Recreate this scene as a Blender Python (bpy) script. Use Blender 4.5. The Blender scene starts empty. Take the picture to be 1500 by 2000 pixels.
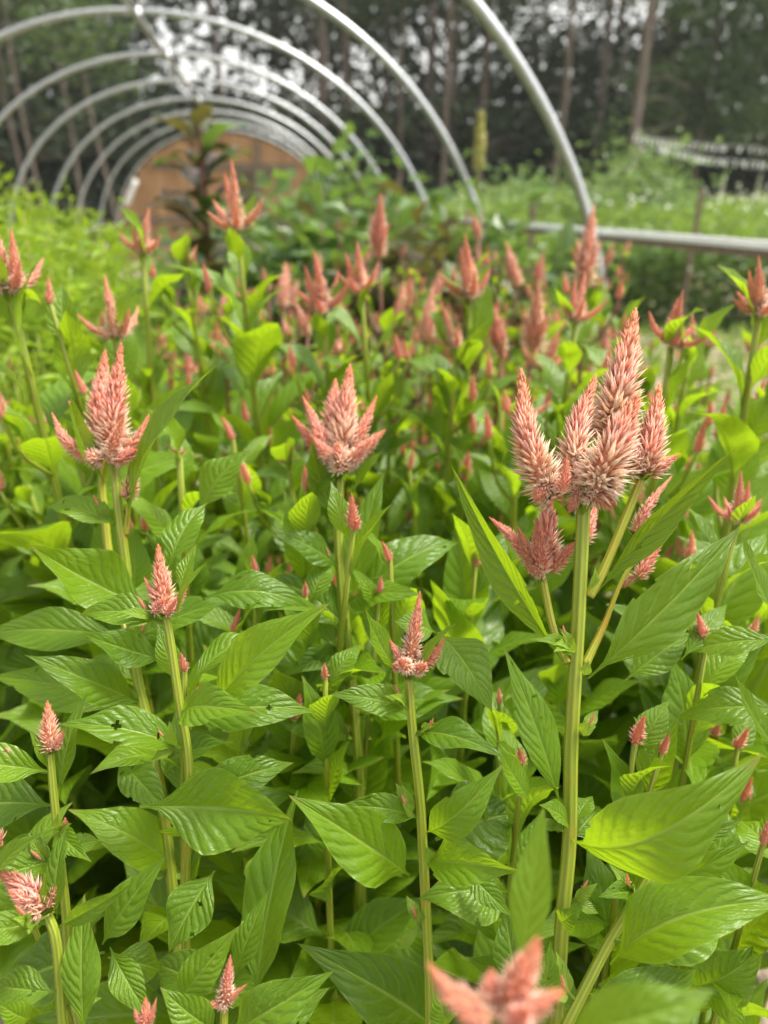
import bpy, math, random
import numpy as np
from mathutils import Vector, Matrix

random.seed(7)
rng = np.random.default_rng(11)
S = bpy.context.scene
COL = S.collection
R = math.radians

# ------------------------------------------------------------------ camera
F_PX, PITCH, YAW, EYE = 1359.5, R(24.44), R(8.63), 1.15
cam_d = bpy.data.cameras.new('camera')
cam = bpy.data.objects.new('camera', cam_d)
COL.objects.link(cam)
cam.location = (0, 0, EYE)
cam.rotation_euler = (math.pi / 2 - PITCH, 0, -YAW)
cam_d.sensor_fit = 'VERTICAL'
cam_d.sensor_height = 36.0
cam_d.sensor_width = 27.0
cam_d.lens = F_PX / 2000 * 36
cam_d.clip_start = 0.02
cam_d.clip_end = 600
cam_d.dof.use_dof = True
cam_d.dof.focus_distance = 0.47
cam_d.dof.aperture_fstop = 4.1
S.camera = cam

# ------------------------------------------------------------------ light
SUN_EL, SUN_AZ = R(62), R(75)          # azimuth clockwise from +Y: high, from the right
world = bpy.data.worlds.new('World')
S.world = world
world.use_nodes = True
wn, wl = world.node_tree.nodes, world.node_tree.links
for n in list(wn):
    wn.remove(n)
sky = wn.new('ShaderNodeTexSky')
sky.sky_type = 'NISHITA'
sky.sun_disc = False
sky.sun_elevation = SUN_EL
sky.sun_rotation = SUN_AZ
sky.dust_density = 4.0
sky.air_density = 1.0
hsv = wn.new('ShaderNodeHueSaturation')
hsv.inputs['Saturation'].default_value = 0.10       # a thin white overcast
bg = wn.new('ShaderNodeBackground')
bg.inputs['Strength'].default_value = 0.15
wo = wn.new('ShaderNodeOutputWorld')
wl.new(sky.outputs[0], hsv.inputs['Color'])
warm = wn.new('ShaderNodeMix')
warm.data_type = 'RGBA'
warm.blend_type = 'MULTIPLY'
warm.inputs[0].default_value = 1.0
warm.inputs[7].default_value = (1.0, 0.985, 0.94, 1)
wl.new(hsv.outputs[0], warm.inputs[6])
wl.new(warm.outputs[2], bg.inputs['Color'])
wl.new(bg.outputs[0], wo.inputs['Surface'])

sun_d = bpy.data.lights.new('sun', 'SUN')
sun_d.energy = 2.3
sun_d.angle = R(12)
sun_d.color = (1.0, 0.94, 0.84)
sun = bpy.data.objects.new('sun', sun_d)
COL.objects.link(sun)
sdir = Vector((math.sin(SUN_AZ) * math.cos(SUN_EL), math.cos(SUN_AZ) * math.cos(SUN_EL), math.sin(SUN_EL)))
sun.rotation_euler = sdir.to_track_quat('Z', 'Y').to_euler()
sun.location = sdir * 30

vs = S.view_settings
vs.view_transform = 'Standard'
vs.look = 'None'
vs.exposure = 1.3
vs.gamma = 1.0
S.render.engine = 'CYCLES'
cy = S.cycles
cy.use_denoising = True
cy.max_bounces = 8
cy.diffuse_bounces = 4
cy.glossy_bounces = 3
cy.transmission_bounces = 6
cy.transparent_max_bounces = 8
cy.sample_clamp_indirect = 4.0

# ------------------------------------------------------------------ pixel -> world point, D = depth along the view axis
_rt = Vector((math.cos(YAW), -math.sin(YAW), 0))
_fh = Vector((math.sin(YAW), math.cos(YAW), 0))
_fw = _fh * math.cos(PITCH) + Vector((0, 0, -math.sin(PITCH)))
_up = _fh * math.sin(PITCH) + Vector((0, 0, math.cos(PITCH)))
CAM = Vector((0, 0, EYE))

def W(u, v, d):
    return CAM + (_fw + _rt * ((u - 750) / F_PX) + _up * (-(v - 1000) / F_PX)) * d

def WY(u, v, y):                        # the point of that sight line on the plane Y = y
    r = _fw + _rt * ((u - 750) / F_PX) + _up * (-(v - 1000) / F_PX)
    return CAM + r * (y / r.y)

# ------------------------------------------------------------------ materials
def new_mat(name):
    m = bpy.data.materials.new(name)
    m.use_nodes = True
    nt = m.node_tree
    for n in list(nt.nodes):
        nt.nodes.remove(n)
    out = nt.nodes.new('ShaderNodeOutputMaterial')
    return m, nt, out

class NG:                                # small node helper
    def __init__(s, nt):
        s.nt = nt
    def node(s, t, **kw):
        n = s.nt.nodes.new(t)
        for k, v in kw.items():
            setattr(n, k, v)
        return n
    def put(s, sock, v):
        if isinstance(v, bpy.types.NodeSocket):
            s.nt.links.new(v, sock)
        elif v is not None:
            sock.default_value = v
    def math(s, op, a, b=None, clamp=False):
        n = s.node('ShaderNodeMath', operation=op, use_clamp=clamp)
        s.put(n.inputs[0], a)
        if b is not None:
            s.put(n.inputs[1], b)
        return n.outputs[0]
    def mix(s, f, a, b, mode='MIX'):
        n = s.node('ShaderNodeMix', data_type='RGBA', blend_type=mode)
        s.put(n.inputs[0], f)
        s.put(n.inputs[6], a)
        s.put(n.inputs[7], b)
        return n.outputs[2]
    def noise(s, scale, detail=3, vec=None, rough=0.55):
        n = s.node('ShaderNodeTexNoise')
        n.inputs['Scale'].default_value = scale
        n.inputs['Detail'].default_value = detail
        n.inputs['Roughness'].default_value = rough
        if vec is not None:
            s.put(n.inputs['Vector'], vec)
        return n.outputs['Fac']
    def ramp(s, f, stops):
        n = s.node('ShaderNodeValToRGB')
        e = n.color_ramp.elements
        while len(e) < len(stops):
            e.new(0.5)
        for i, (p, c) in enumerate(stops):
            e[i].position = p
            e[i].color = (*c, 1) if len(c) == 3 else c
        s.put(n.inputs[0], f)
        return n.outputs[0]
    def smooth(s, v, lo, hi):
        n = s.node('ShaderNodeMapRange', interpolation_type='SMOOTHSTEP')
        s.put(n.inputs[0], v)
        n.inputs[1].default_value = lo
        n.inputs[2].default_value = hi
        return n.outputs[0]

def c4(c):
    return (c[0], c[1], c[2], 1.0)

def leaf_material(name, dark, light, trans, under, trans_w=0.35, rough=0.36, veins=True, vein_col=(0.30, 0.42, 0.08), bump=0.46, spec=0.45):
    m, nt, out = new_mat(name)
    g = NG(nt)
    tone = g.node('ShaderNodeAttribute', attribute_name='tone').outputs['Fac']
    oi = g.node('ShaderNodeObjectInfo').outputs['Random']
    t = g.math('ADD', tone, g.math('MULTIPLY', g.math('SUBTRACT', oi, 0.5), 0.35), clamp=True)
    geo = g.node('ShaderNodeNewGeometry')
    nz = g.noise(60, 3, g.node('ShaderNodeTexCoord').outputs['Object'])
    t2 = g.math('ADD', t, g.math('MULTIPLY', g.math('SUBTRACT', nz, 0.5), 0.35), clamp=True)
    col = g.mix(t2, c4(dark), c4(light))
    nrm = None
    if veins:
        uv = g.node('ShaderNodeUVMap', uv_map='uv').outputs[0]
        cmb = g.node('ShaderNodeCombineXYZ')
        g.put(cmb.inputs[0], g.math('MULTIPLY', oi, 37))
        g.put(cmb.inputs[1], g.math('MULTIPLY', tone, 23))
        va = g.node('ShaderNodeVectorMath', operation='ADD')
        g.put(va.inputs[0], uv)
        g.put(va.inputs[1], cmb.outputs[0])
        uvj = va.outputs[0]
        sep = g.node('ShaderNodeSeparateXYZ')
        g.put(sep.inputs[0], uv)
        x = g.math('ABSOLUTE', g.math('SUBTRACT', g.math('MULTIPLY', sep.outputs[0], 2), 1))
        v = sep.outputs[1]
        s_ = g.math('MULTIPLY', g.math('SUBTRACT', g.math('SUBTRACT', v, g.math('MULTIPLY', x, 0.20)), g.math('MULTIPLY', g.math('MULTIPLY', x, x), 0.04)), g.math('ADD', 8.2, g.math('MULTIPLY', oi, 3.4)))
        # jitter so the ribs are not ruler-regular
        s_ = g.math('ADD', s_, g.math('MULTIPLY', g.math('SUBTRACT', g.noise(3.2, 2, uvj), 0.5), 1.2))
        fr = g.math('FRACT', s_)
        dv = g.math('ABSOLUTE', g.math('SUBTRACT', fr, 0.5))            # 0.5 on the vein, 0 between
        lat = g.math('MULTIPLY', g.smooth(dv, 0.40, 0.5), g.smooth(x, 1.0, 0.55))
        rib = g.smooth(x, 0.085, 0.02)
        edge = g.math('MULTIPLY', g.smooth(x, 0.93, 1.0), 0.55)
        vein = g.math('MAXIMUM', g.math('MULTIPLY', lat, 0.42), rib)
        col = g.mix(g.math('MULTIPLY', g.math('MAXIMUM', vein, edge), 0.58), col, c4(vein_col))
        bul = g.math('MULTIPLY', g.math('SUBTRACT', 1.0, g.smooth(dv, 0.1, 0.5)), g.smooth(x, 0.0, 0.25))
        fine = g.noise(15.0, 2, uvj)
        h = g.math('ADD', g.math('ADD', g.math('MULTIPLY', bul, 0.7), g.math('MULTIPLY', fine, 0.9)), g.math('MULTIPLY', rib, -0.8))
        b = g.node('ShaderNodeBump')
        b.inputs['Strength'].default_value = bump
        b.inputs['Distance'].default_value = 0.0026
        g.put(b.inputs['Height'], h)
        nrm = b.outputs[0]
    col_u = g.mix(0.6, col, c4(under))
    if veins:
        spot = g.math('MULTIPLY', g.smooth(g.noise(150, 2, g.node('ShaderNodeTexCoord').outputs['Object']), 0.66, 0.74), g.smooth(oi, 0.35, 0.8))
        col = g.mix(g.math('MULTIPLY', spot, 0.5), col, c4((0.24, 0.20, 0.05)))
        brown = g.math('MULTIPLY', g.math('MULTIPLY', g.smooth(v, 0.90, 1.0), g.smooth(oi, 0.45, 0.55)), 0.6)
        col = g.mix(brown, col, c4((0.30, 0.20, 0.06)))
        col_u = g.mix(0.6, col, c4(under))
    colf = g.mix(geo.outputs['Backfacing'], col, col_u)
    p = g.node('ShaderNodeBsdfPrincipled')
    g.put(p.inputs['Base Color'], colf)
    g.put(p.inputs['Roughness'], g.math('ADD', g.math('MULTIPLY', nz, 0.2), rough - 0.1))
    p.inputs['Specular IOR Level'].default_value = spec
    tr = g.node('ShaderNodeBsdfTranslucent')
    tcol = g.mix(t2, c4([k * 0.75 for k in trans]), c4(trans))
    if veins:
        tcol = g.mix(g.math('MULTIPLY', vein, 0.35), tcol, c4([k * 0.5 for k in trans]))
    g.put(tr.inputs['Color'], tcol)
    if nrm is not None:
        g.put(p.inputs['Normal'], nrm)
        g.put(tr.inputs['Normal'], nrm)
    mx = g.node('ShaderNodeMixShader')
    mx.inputs[0].default_value = trans_w
    nt.links.new(p.outputs[0], mx.inputs[1])
    nt.links.new(tr.outputs[0], mx.inputs[2])
    nt.links.new(mx.outputs[0], out.inputs['Surface'])
    return m

def color_attr_material(name, rough=0.6, trans_w=0.25, spec=0.35, tint=None):
    m, nt, out = new_mat(name)
    g = NG(nt)
    col = g.node('ShaderNodeVertexColor', layer_name='col').outputs['Color']
    nz = g.noise(300, 2, g.node('ShaderNodeTexCoord').outputs['Object'])
    oi = g.node('ShaderNodeObjectInfo').outputs['Random']
    h = g.node('ShaderNodeHueSaturation')
    g.put(h.inputs['Hue'], g.math('ADD', 0.493, g.math('MULTIPLY', oi, 0.014)))
    g.put(h.inputs['Value'], g.math('ADD', 0.82, g.math('MULTIPLY', nz, 0.36)))
    g.put(h.inputs['Color'], col)
    p = g.node('ShaderNodeBsdfPrincipled')
    g.put(p.inputs['Base Color'], h.outputs[0])
    p.inputs['Roughness'].default_value = rough
    p.inputs['Specular IOR Level'].default_value = spec
    tr = g.node('ShaderNodeBsdfTranslucent')
    g.put(tr.inputs['Color'], h.outputs[0])
    mx = g.node('ShaderNodeMixShader')
    mx.inputs[0].default_value = trans_w
    nt.links.new(p.outputs[0], mx.inputs[1])
    nt.links.new(tr.outputs[0], mx.inputs[2])
    nt.links.new(mx.outputs[0], out.inputs['Surface'])
    return m

def stem_material(name, a, b, c):
    m, nt, out = new_mat(name)
    g = NG(nt)
    uv = g.node('ShaderNodeUVMap', uv_map='uv').outputs[0]
    sep = g.node('ShaderNodeSeparateXYZ')
    g.put(sep.inputs[0], uv)
    stripe = g.math('ADD', g.math('MULTIPLY', g.math('SINE', g.math('MULTIPLY', sep.outputs[0], 2 * math.pi * 7)), 0.5), 0.5)
    obj = g.node('ShaderNodeTexCoord').outputs['Object']
    nz = g.noise(35, 3, obj)
    col = g.mix(g.smooth(stripe, 0.35, 0.8), c4(a), c4(b))
    col = g.mix(g.smooth(nz, 0.52, 0.72), col, c4(c))
    p = g.node('ShaderNodeBsdfPrincipled')
    g.put(p.inputs['Base Color'], col)
    p.inputs['Roughness'].default_value = 0.42
    p.inputs['Subsurface Weight'].default_value = 0.0
    bp = g.node('ShaderNodeBump')
    bp.inputs['Strength'].default_value = 0.5
    bp.inputs['Distance'].default_value = 0.001
    g.put(bp.inputs['Height'], stripe)
    g.put(p.inputs['Normal'], bp.outputs[0])
    nt.links.new(p.outputs[0], out.inputs['Surface'])
    return m

def noise_material(name, stops, scale=8, rough=0.8, metal=0.0, bump=0.3, dist=0.01, detail=5, stretch=None, spec=0.4, tone=False):
    m, nt, out = new_mat(name)
    g = NG(nt)
    vec = g.node('ShaderNodeTexCoord').outputs['Object']
    if stretch:
        mp = g.node('ShaderNodeMapping')
        mp.inputs['Scale'].default_value = stretch
        g.put(mp.inputs[0], vec)
        vec = mp.outputs[0]
    nz = g.noise(scale, detail, vec, 0.62)
    col = g.ramp(nz, stops)
    if tone:
        ta = g.node('ShaderNodeAttribute', attribute_name='tone').outputs['Fac']
        col = g.mix(g.math('SUBTRACT', 1.0, ta), col, c4((0.78, 0.74, 0.7)), 'MULTIPLY')
    p = g.node('ShaderNodeBsdfPrincipled')
    g.put(p.inputs['Base Color'], col)
    p.inputs['Roughness'].default_value = rough
    p.inputs['Metallic'].default_value = metal
    p.inputs['Specular IOR Level'].default_value = spec
    if bump:
        bp = g.node('ShaderNodeBump')
        bp.inputs['Strength'].default_value = bump
        bp.inputs['Distance'].default_value = dist
        g.put(bp.inputs['Height'], nz)
        g.put(p.inputs['Normal'], bp.outputs[0])
    nt.links.new(p.outputs[0], out.inputs['Surface'])
    return m

M = {}
M['leaf'] = leaf_material('celosia_leaf', (0.055, 0.125, 0.006), (0.155, 0.275, 0.011), (0.40, 0.60, 0.012), (0.19, 0.28, 0.05), trans_w=0.46)
M['bract'] = leaf_material('celosia_young_leaf', (0.14, 0.25, 0.02), (0.22, 0.34, 0.03), (0.40, 0.56, 0.03), (0.22, 0.32, 0.07))
M['stem'] = stem_material('celosia_stem', (0.19, 0.25, 0.018), (0.29, 0.33, 0.03), (0.26, 0.25, 0.02))
M['branch'] = stem_material('celosia_branch', (0.24, 0.29, 0.02), (0.38, 0.33, 0.03), (0.42, 0.24, 0.02))
M['redstem'] = stem_material('red_stem', (0.16, 0.05, 0.04), (0.22, 0.10, 0.06), (0.14, 0.09, 0.03))
M['flower'] = color_attr_material('celosia_plume', trans_w=0.48)
M['fern'] = leaf_material('feathery_foliage', (0.13, 0.26, 0.012), (0.24, 0.38, 0.02), (0.42, 0.58, 0.02), (0.2, 0.3, 0.04), veins=False, rough=0.5, trans_w=0.4)
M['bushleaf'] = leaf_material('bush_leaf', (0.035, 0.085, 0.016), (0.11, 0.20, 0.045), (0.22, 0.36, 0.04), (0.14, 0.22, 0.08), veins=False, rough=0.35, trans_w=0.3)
M['palebush'] = leaf_material('pale_bush_leaf', (0.10, 0.19, 0.05), (0.22, 0.34, 0.10), (0.30, 0.44, 0.10), (0.2, 0.28, 0.12), veins=False, rough=0.4, trans_w=0.3)
M['crop'] = leaf_material('crop_leaf', (0.09, 0.17, 0.025), (0.21, 0.33, 0.05), (0.34, 0.50, 0.05), (0.2, 0.3, 0.08), veins=False, rough=0.5, trans_w=0.35)
M['purple'] = leaf_material('purple_leaf', (0.07, 0.04, 0.035), (0.10, 0.15, 0.03), (0.22, 0.20, 0.03), (0.10, 0.05, 0.06), veins=False, trans_w=0.25)
M['pine'] = leaf_material('forest_leaf', (0.022, 0.040, 0.018), (0.055, 0.085, 0.032), (0.07, 0.11, 0.03), (0.05, 0.07, 0.04), veins=False, rough=0.6, trans_w=0.15, spec=0.2)
M['decid'] = leaf_material('understory_leaf', (0.035, 0.065, 0.025), (0.085, 0.135, 0.045), (0.12, 0.2, 0.05), (0.08, 0.11, 0.06), veins=False, rough=0.5, trans_w=0.25, spec=0.3)
M['bark'] = noise_material('bark', [(0.3, (0.12, 0.092, 0.08)), (0.7, (0.27, 0.215, 0.19))], 6, 0.9, bump=0.8, dist=0.03, stretch=(3, 3, 0.6))
M['galv'] = noise_material('galvanised_steel', [(0.3, (0.42, 0.44, 0.46)), (0.7, (0.56, 0.58, 0.60))], 25, 0.42, metal=0.85, bump=0.05, dist=0.001)
M['alu'] = noise_material('aluminium_channel', [(0.3, (0.78, 0.79, 0.80)), (0.7, (0.86, 0.87, 0.88))], 20, 0.35, metal=0.15, bump=0.03, dist=0.001)
M['wood'] = noise_material('cedar_boards', [(0.25, (0.28, 0.145, 0.07)), (0.75, (0.60, 0.36, 0.19))], 5, 0.75, bump=0.3, dist=0.004, stretch=(9, 9, 0.5), tone=True)
M['oldwood'] = noise_material('weathered_board', [(0.25, (0.11, 0.085, 0.06)), (0.75, (0.26, 0.20, 0.145))], 5, 0.8, bump=0.3, dist=0.004, stretch=(0.6, 9, 9))
M['white'] = noise_material('white_plastic', [(0.3, (0.84, 0.84, 0.84)), (0.7, (0.9, 0.9, 0.9))], 9, 0.5, bump=0)
M['petal'] = noise_material('white_petal', [(0.3, (0.74, 0.74, 0.62)), (0.7, (0.86, 0.86, 0.78))], 9, 0.6, bump=0)
M['cord'] = noise_material('grey_cord', [(0.3, (0.3, 0.3, 0.3)), (0.7, (0.42, 0.42, 0.4))], 9, 0.7, bump=0)

def ground_material():
    m, nt, out = new_mat('soil_and_straw')
    g = NG(nt)
    obj = g.node('ShaderNodeTexCoord').outputs['Object']
    a = g.noise(0.35, 4, obj)
    b = g.noise(9, 6, obj, 0.7)
    c = g.noise(70, 4, obj, 0.7)
    soil = g.ramp(b, [(0.3, (0.055, 0.04, 0.028)), (0.7, (0.17, 0.125, 0.085))])
    straw = g.ramp(c, [(0.3, (0.26, 0.20, 0.13)), (0.75, (0.52, 0.43, 0.31))])
    grass = g.ramp(c, [(0.3, (0.07, 0.12, 0.02)), (0.7, (0.20, 0.27, 0.07))])
    col = g.mix(g.smooth(b, 0.40, 0.56), soil, straw)
    col = g.mix(g.smooth(a, 0.48, 0.60), col, grass)
    p = g.node('ShaderNodeBsdfPrincipled')
    g.put(p.inputs['Base Color'], col)
    p.inputs['Roughness'].default_value = 0.95
    bp = g.node('ShaderNodeBump')
    bp.inputs['Strength'].default_value = 0.9
    bp.inputs['Distance'].default_value = 0.03
    g.put(bp.inputs['Height'], g.math('ADD', b, g.math('MULTIPLY', c, 0.4)))
    g.put(p.inputs['Normal'], bp.outputs[0])
    nt.links.new(p.outputs[0], out.inputs['Surface'])
    return m
M['ground'] = ground_material()

# ------------------------------------------------------------------ mesh builder
class MB:
    def __init__(s):
        s.v, s.f, s.tone, s.col, s.uv, s.n = [], [], [], [], [], 0
    def add(s, V, F, tone=0.5, col=None, uv=None):
        V = np.asarray(V, float)
        k = len(V)
        s.v.append(V)
        s.f += [tuple(int(i) + s.n for i in f) for f in F]
        s.tone.append(np.full(k, tone) if np.isscalar(tone) else np.asarray(tone, float))
        s.col.append(np.tile((1, 1, 1), (k, 1)) if col is None else np.asarray(col, float))
        s.uv.append(np.zeros((k, 2)) if uv is None else np.asarray(uv, float))
        s.n += k
        return s
    def mesh(s, name, mat, smooth=True, origin=None):
        V = np.concatenate(s.v)
        if origin is not None:
            V = V - np.array(origin)
        me = bpy.data.meshes.new(name)
        me.from_pydata(V.tolist(), [], s.f)
        a = me.attributes.new('tone', 'FLOAT', 'POINT')
        a.data.foreach_set('value', np.concatenate(s.tone).astype(np.float32))
        c = np.concatenate(s.col)
        ca = me.color_attributes.new('col', 'FLOAT_COLOR', 'POINT')
        ca.data.foreach_set('color', np.concatenate([c, np.ones((len(c), 1))], 1).astype(np.float32).ravel())
        li = np.zeros(len(me.loops), np.int32)
        me.loops.foreach_get('vertex_index', li)
        ul = me.uv_layers.new(name='uv')
        ul.data.foreach_set('uv', np.concatenate(s.uv)[li].astype(np.float32).ravel())
        me.materials.append(mat)
        if smooth:
            me.polygons.foreach_set('use_smooth', np.ones(len(me.polygons), bool))
        me.update()
        return me

def obj(name, me, parent=None, loc=None):
    o = bpy.data.objects.new(name, me)
    COL.objects.link(o)
    if parent is not None:
        o.parent = parent
    if loc is not None:
        o.location = loc
    return o

def tag(o, label, cat, group=None):
    o['label'] = label
    o['category'] = cat
    if group:
        o['group'] = group
    return o

def thing(name, loc, label, cat, group=None, rz=0.0):
    o = obj(name, None, None, loc)
    o.rotation_euler = (0, 0, rz)
    return tag(o, label, cat, group)

def kind(o, k):
    o['kind'] = k
    return o

def unit(v):
    v = np.asarray(v, float)
    return v / (np.linalg.norm(v) + 1e-12)

def bez(pts, n):
    """smooth curve through points (Catmull-Rom), n samples"""
    P = np.array([list(p) for p in pts], float)
    if len(P) == 2:
        t = np.linspace(0, 1, n)[:, None]
        return P[0] * (1 - t) + P[1] * t
    P = np.vstack([2 * P[0] - P[1], P, 2 * P[-1] - P[-2]])
    out = []
    m = len(P) - 3
    for t in np.linspace(0, m - 1e-9, n):
        i = int(t)
        f = t - i
        p0, p1, p2, p3 = P[i:i + 4]
        out.append(0.5 * ((2 * p1) + (-p0 + p2) * f + (2 * p0 - 5 * p1 + 4 * p2 - p3) * f * f + (-p0 + 3 * p1 - 3 * p2 + p3) * f ** 3))
    return np.array(out)

def frames(C):
    T = np.gradient(C, axis=0)
    T /= np.linalg.norm(T, axis=1)[:, None] + 1e-12
    a = np.array([1.0, 0.13, 0.07]) if abs(T[0][0]) < 0.9 else np.array([0, 1.0, 0])
    N = []
    n = a
    for t in T:
        n = n - t * n.dot(t)
        n = n / (np.linalg.norm(n) + 1e-12)
        N.append(n)
    N = np.array(N)
    return T, N, np.cross(T, N)

def tube(mb, pts, radii, seg=8, samples=None, cap=True, tone=0.5, nodes=False):
    n = samples or max(2, 5 * (len(pts) - 1) + 1)
    C = bez(pts, n)
    r = np.interp(np.linspace(0, 1, n), np.linspace(0, 1, len(radii)), radii)
    T, N, B = frames(C)
    a = np.linspace(0, 2 * math.pi, seg, endpoint=False)
    ring = N[:, None, :] * np.cos(a)[None, :, None] + B[:, None, :] * np.sin(a)[None, :, None]
    V = (C[:, None, :] + ring * r[:, None, None]).reshape(-1, 3)
    uv = np.stack([np.tile(a / (2 * math.pi), n), np.repeat(np.linspace(0, 1, n), seg)], 1)
    F = []
    for i in range(n - 1):
        for j in range(seg):
            k = (j + 1) % seg
            F.append((i * seg + j, i * seg + k, (i + 1) * seg + k, (i + 1) * seg + j))
    if cap:
        F.append(tuple(range(seg))[::-1])
        F.append(tuple((n - 1) * seg + j for j in range(seg)))
    mb.add(V, F, tone, None, uv)

def box(mb, c, sz, tone=0.5, rot=None):
    x, y, z = [k / 2 for k in sz]
    V = np.array([(sx * x, sy * y, s3 * z) for s3 in (-1, 1) for sy in (-1, 1) for sx in (-1, 1)])
    if rot is not None:
        V = V @ np.array(rot).T
    V = V + np.array(c)
    F = [(0, 2, 3, 1), (4, 5, 7, 6), (0, 1, 5, 4), (2, 6, 7, 3), (0, 4, 6, 2), (1, 3, 7, 5)]
    mb.add(V, F, tone)

# ------------------------------------------------------------------ leaves
_PV = [0, .05, .10, .16, .24, .33, .42, .50, .60, .70, .80, .88, .94, .98, 1.0]
_PW = [.045, .045, .10, .30, .62, .88, 1.0, .98, .86, .66, .41, .22, .10, .035, .0]

def leaf_geo(mb, B, T, width, N, bend=0.12, fold=20, curl=0.15, wave=0.06, twist=0.0, nv=14, nu=6, tone=0.5, quilt=0.0, ph=None, sweep=0.0, droop=0.0):
    """one leaf blade from B to T, upper face towards N; width = full width"""
    B, T = np.array(B, float), np.array(T, float)
    A = T - B
    L = np.linalg.norm(A) + 1e-9
    t = A / L
    n = np.array(N, float)
    n = unit(n - t * n.dot(t))
    s = np.cross(t, n)
    ph = rng.uniform(0, 6.28) if ph is None else ph
    v = np.linspace(0, 1, nv + 1)
    x = np.linspace(-1, 1, nu + 1)
    w = np.interp(v, _PV, _PW) * width / 2
    lift = bend * L * 4 * v * (1 - v) - droop * L * (v ** 2 - v)
    dl = np.gradient(lift, v)
    side = sweep * L * 4 * v * (1 - v)
    C = B + A * v[:, None] + n * lift[:, None] + s * side[:, None]
    tv = t * L + n * dl[:, None]
    tv /= np.linalg.norm(tv, axis=1)[:, None]
    nn = np.cross(np.tile(s, (nv + 1, 1)), tv)
    nn /= np.linalg.norm(nn, axis=1)[:, None]
    tw = twist * (v - 0.3)
    ss = s * np.cos(tw)[:, None] + nn * np.sin(tw)[:, None]
    nn = nn * np.cos(tw)[:, None] - s * np.sin(tw)[:, None]
    fo = math.radians(fold)
    X = x[None, :]
    ax = np.abs(X)
    lat = w[:, None] * X * math.cos(fo)
    hgt = w[:, None] * (math.sin(fo) * ax ** 1.15 - curl * ax ** 2.2)
    wavea = wave * width * np.sin(2 * math.pi * (2.3 * v[:, None] + 0.12 * np.sign(X)) + ph + 1.7 * (X > 0)) * ax ** 2 * np.interp(v, [0, .2, .5, .85, 1], [0, .7, 1, .8, 0])[:, None]
    hgt = hgt + wavea
    if quilt:
        sv = (v[:, None] - 0.20 * ax - 0.04 * ax ** 2) * 10.0 + .4 * np.sin(5 * v[:, None] + ph) + (X > 0) * .5 + .12 * np.sin(9 * ax + 7 * v[:, None] + ph)
        fr = sv - np.floor(sv)
        bul = np.sin(math.pi * fr) ** 0.8 * (.35 + .65 * np.abs(np.sin(4.1 * np.floor(sv) + ph + 2.2 * ax)))
        hgt = hgt + .42 * quilt * width * bul * np.clip(ax * 5, 0, 1) * np.clip((1 - ax) * 3, 0, 1) * np.interp(v, [0, .15, .3, .8, 1], [0, .4, 1, .7, 0])[:, None]
    V = C[:, None, :] + ss[:, None, :] * lat[:, :, None] + nn[:, None, :] * hgt[:, :, None]
    uv = np.stack(np.broadcast_arrays(X * 0.5 + 0.5, v[:, None]), 2).reshape(-1, 2)
    k = nu + 1
    F = [(i * k + j, i * k + j + 1, (i + 1) * k + j + 1, (i + 1) * k + j) for i in range(nv) for j in range(nu)]
    if nv >= 40 and rng.uniform() < .6:                 # chewed spots
        bad = set()
        for q in range(int(rng.integers(1, 5))):
            i0, j0 = rng.integers(8, nv - 6), rng.integers(1, nu - 1)
            if rng.uniform() < .35:
                j0 = 0 if rng.uniform() < .5 else nu - 1
            ri, rj = rng.uniform(.7, 1.7), rng.uniform(.6, 1.3)
            for i in range(nv):
                for j in range(nu):
                    if ((i - i0) / ri) ** 2 + ((j - j0) / rj) ** 2 < 1:
                        bad.add(i * nu + j)
        F = [f_ for q, f_ in enumerate(F) if q not in bad]
    mb.add(V.reshape(-1, 3), F, tone, None, uv)

# ------------------------------------------------------------------ plume spikes made of pointed florets
_FV = np.array([(0, 0, 0), (1, 0, .42), (0, 1, .42), (-1, 0, .42), (0, -1, .42), (0, 0, 1)], float)
_FF = [(0, 2, 1), (0, 3, 2), (0, 4, 3), (0, 1, 4), (1, 2, 5), (2, 3, 5), (3, 4, 5), (4, 1, 5)]
RUST = np.array((0.75, 0.27, 0.12))
CORAL = np.array((0.94, 0.44, 0.285))
PINK = np.array((0.95, 0.56, 0.49))
CREAM = np.array((0.93, 0.72, 0.52))
WHITE = np.array((0.96, 0.84, 0.76))

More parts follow.
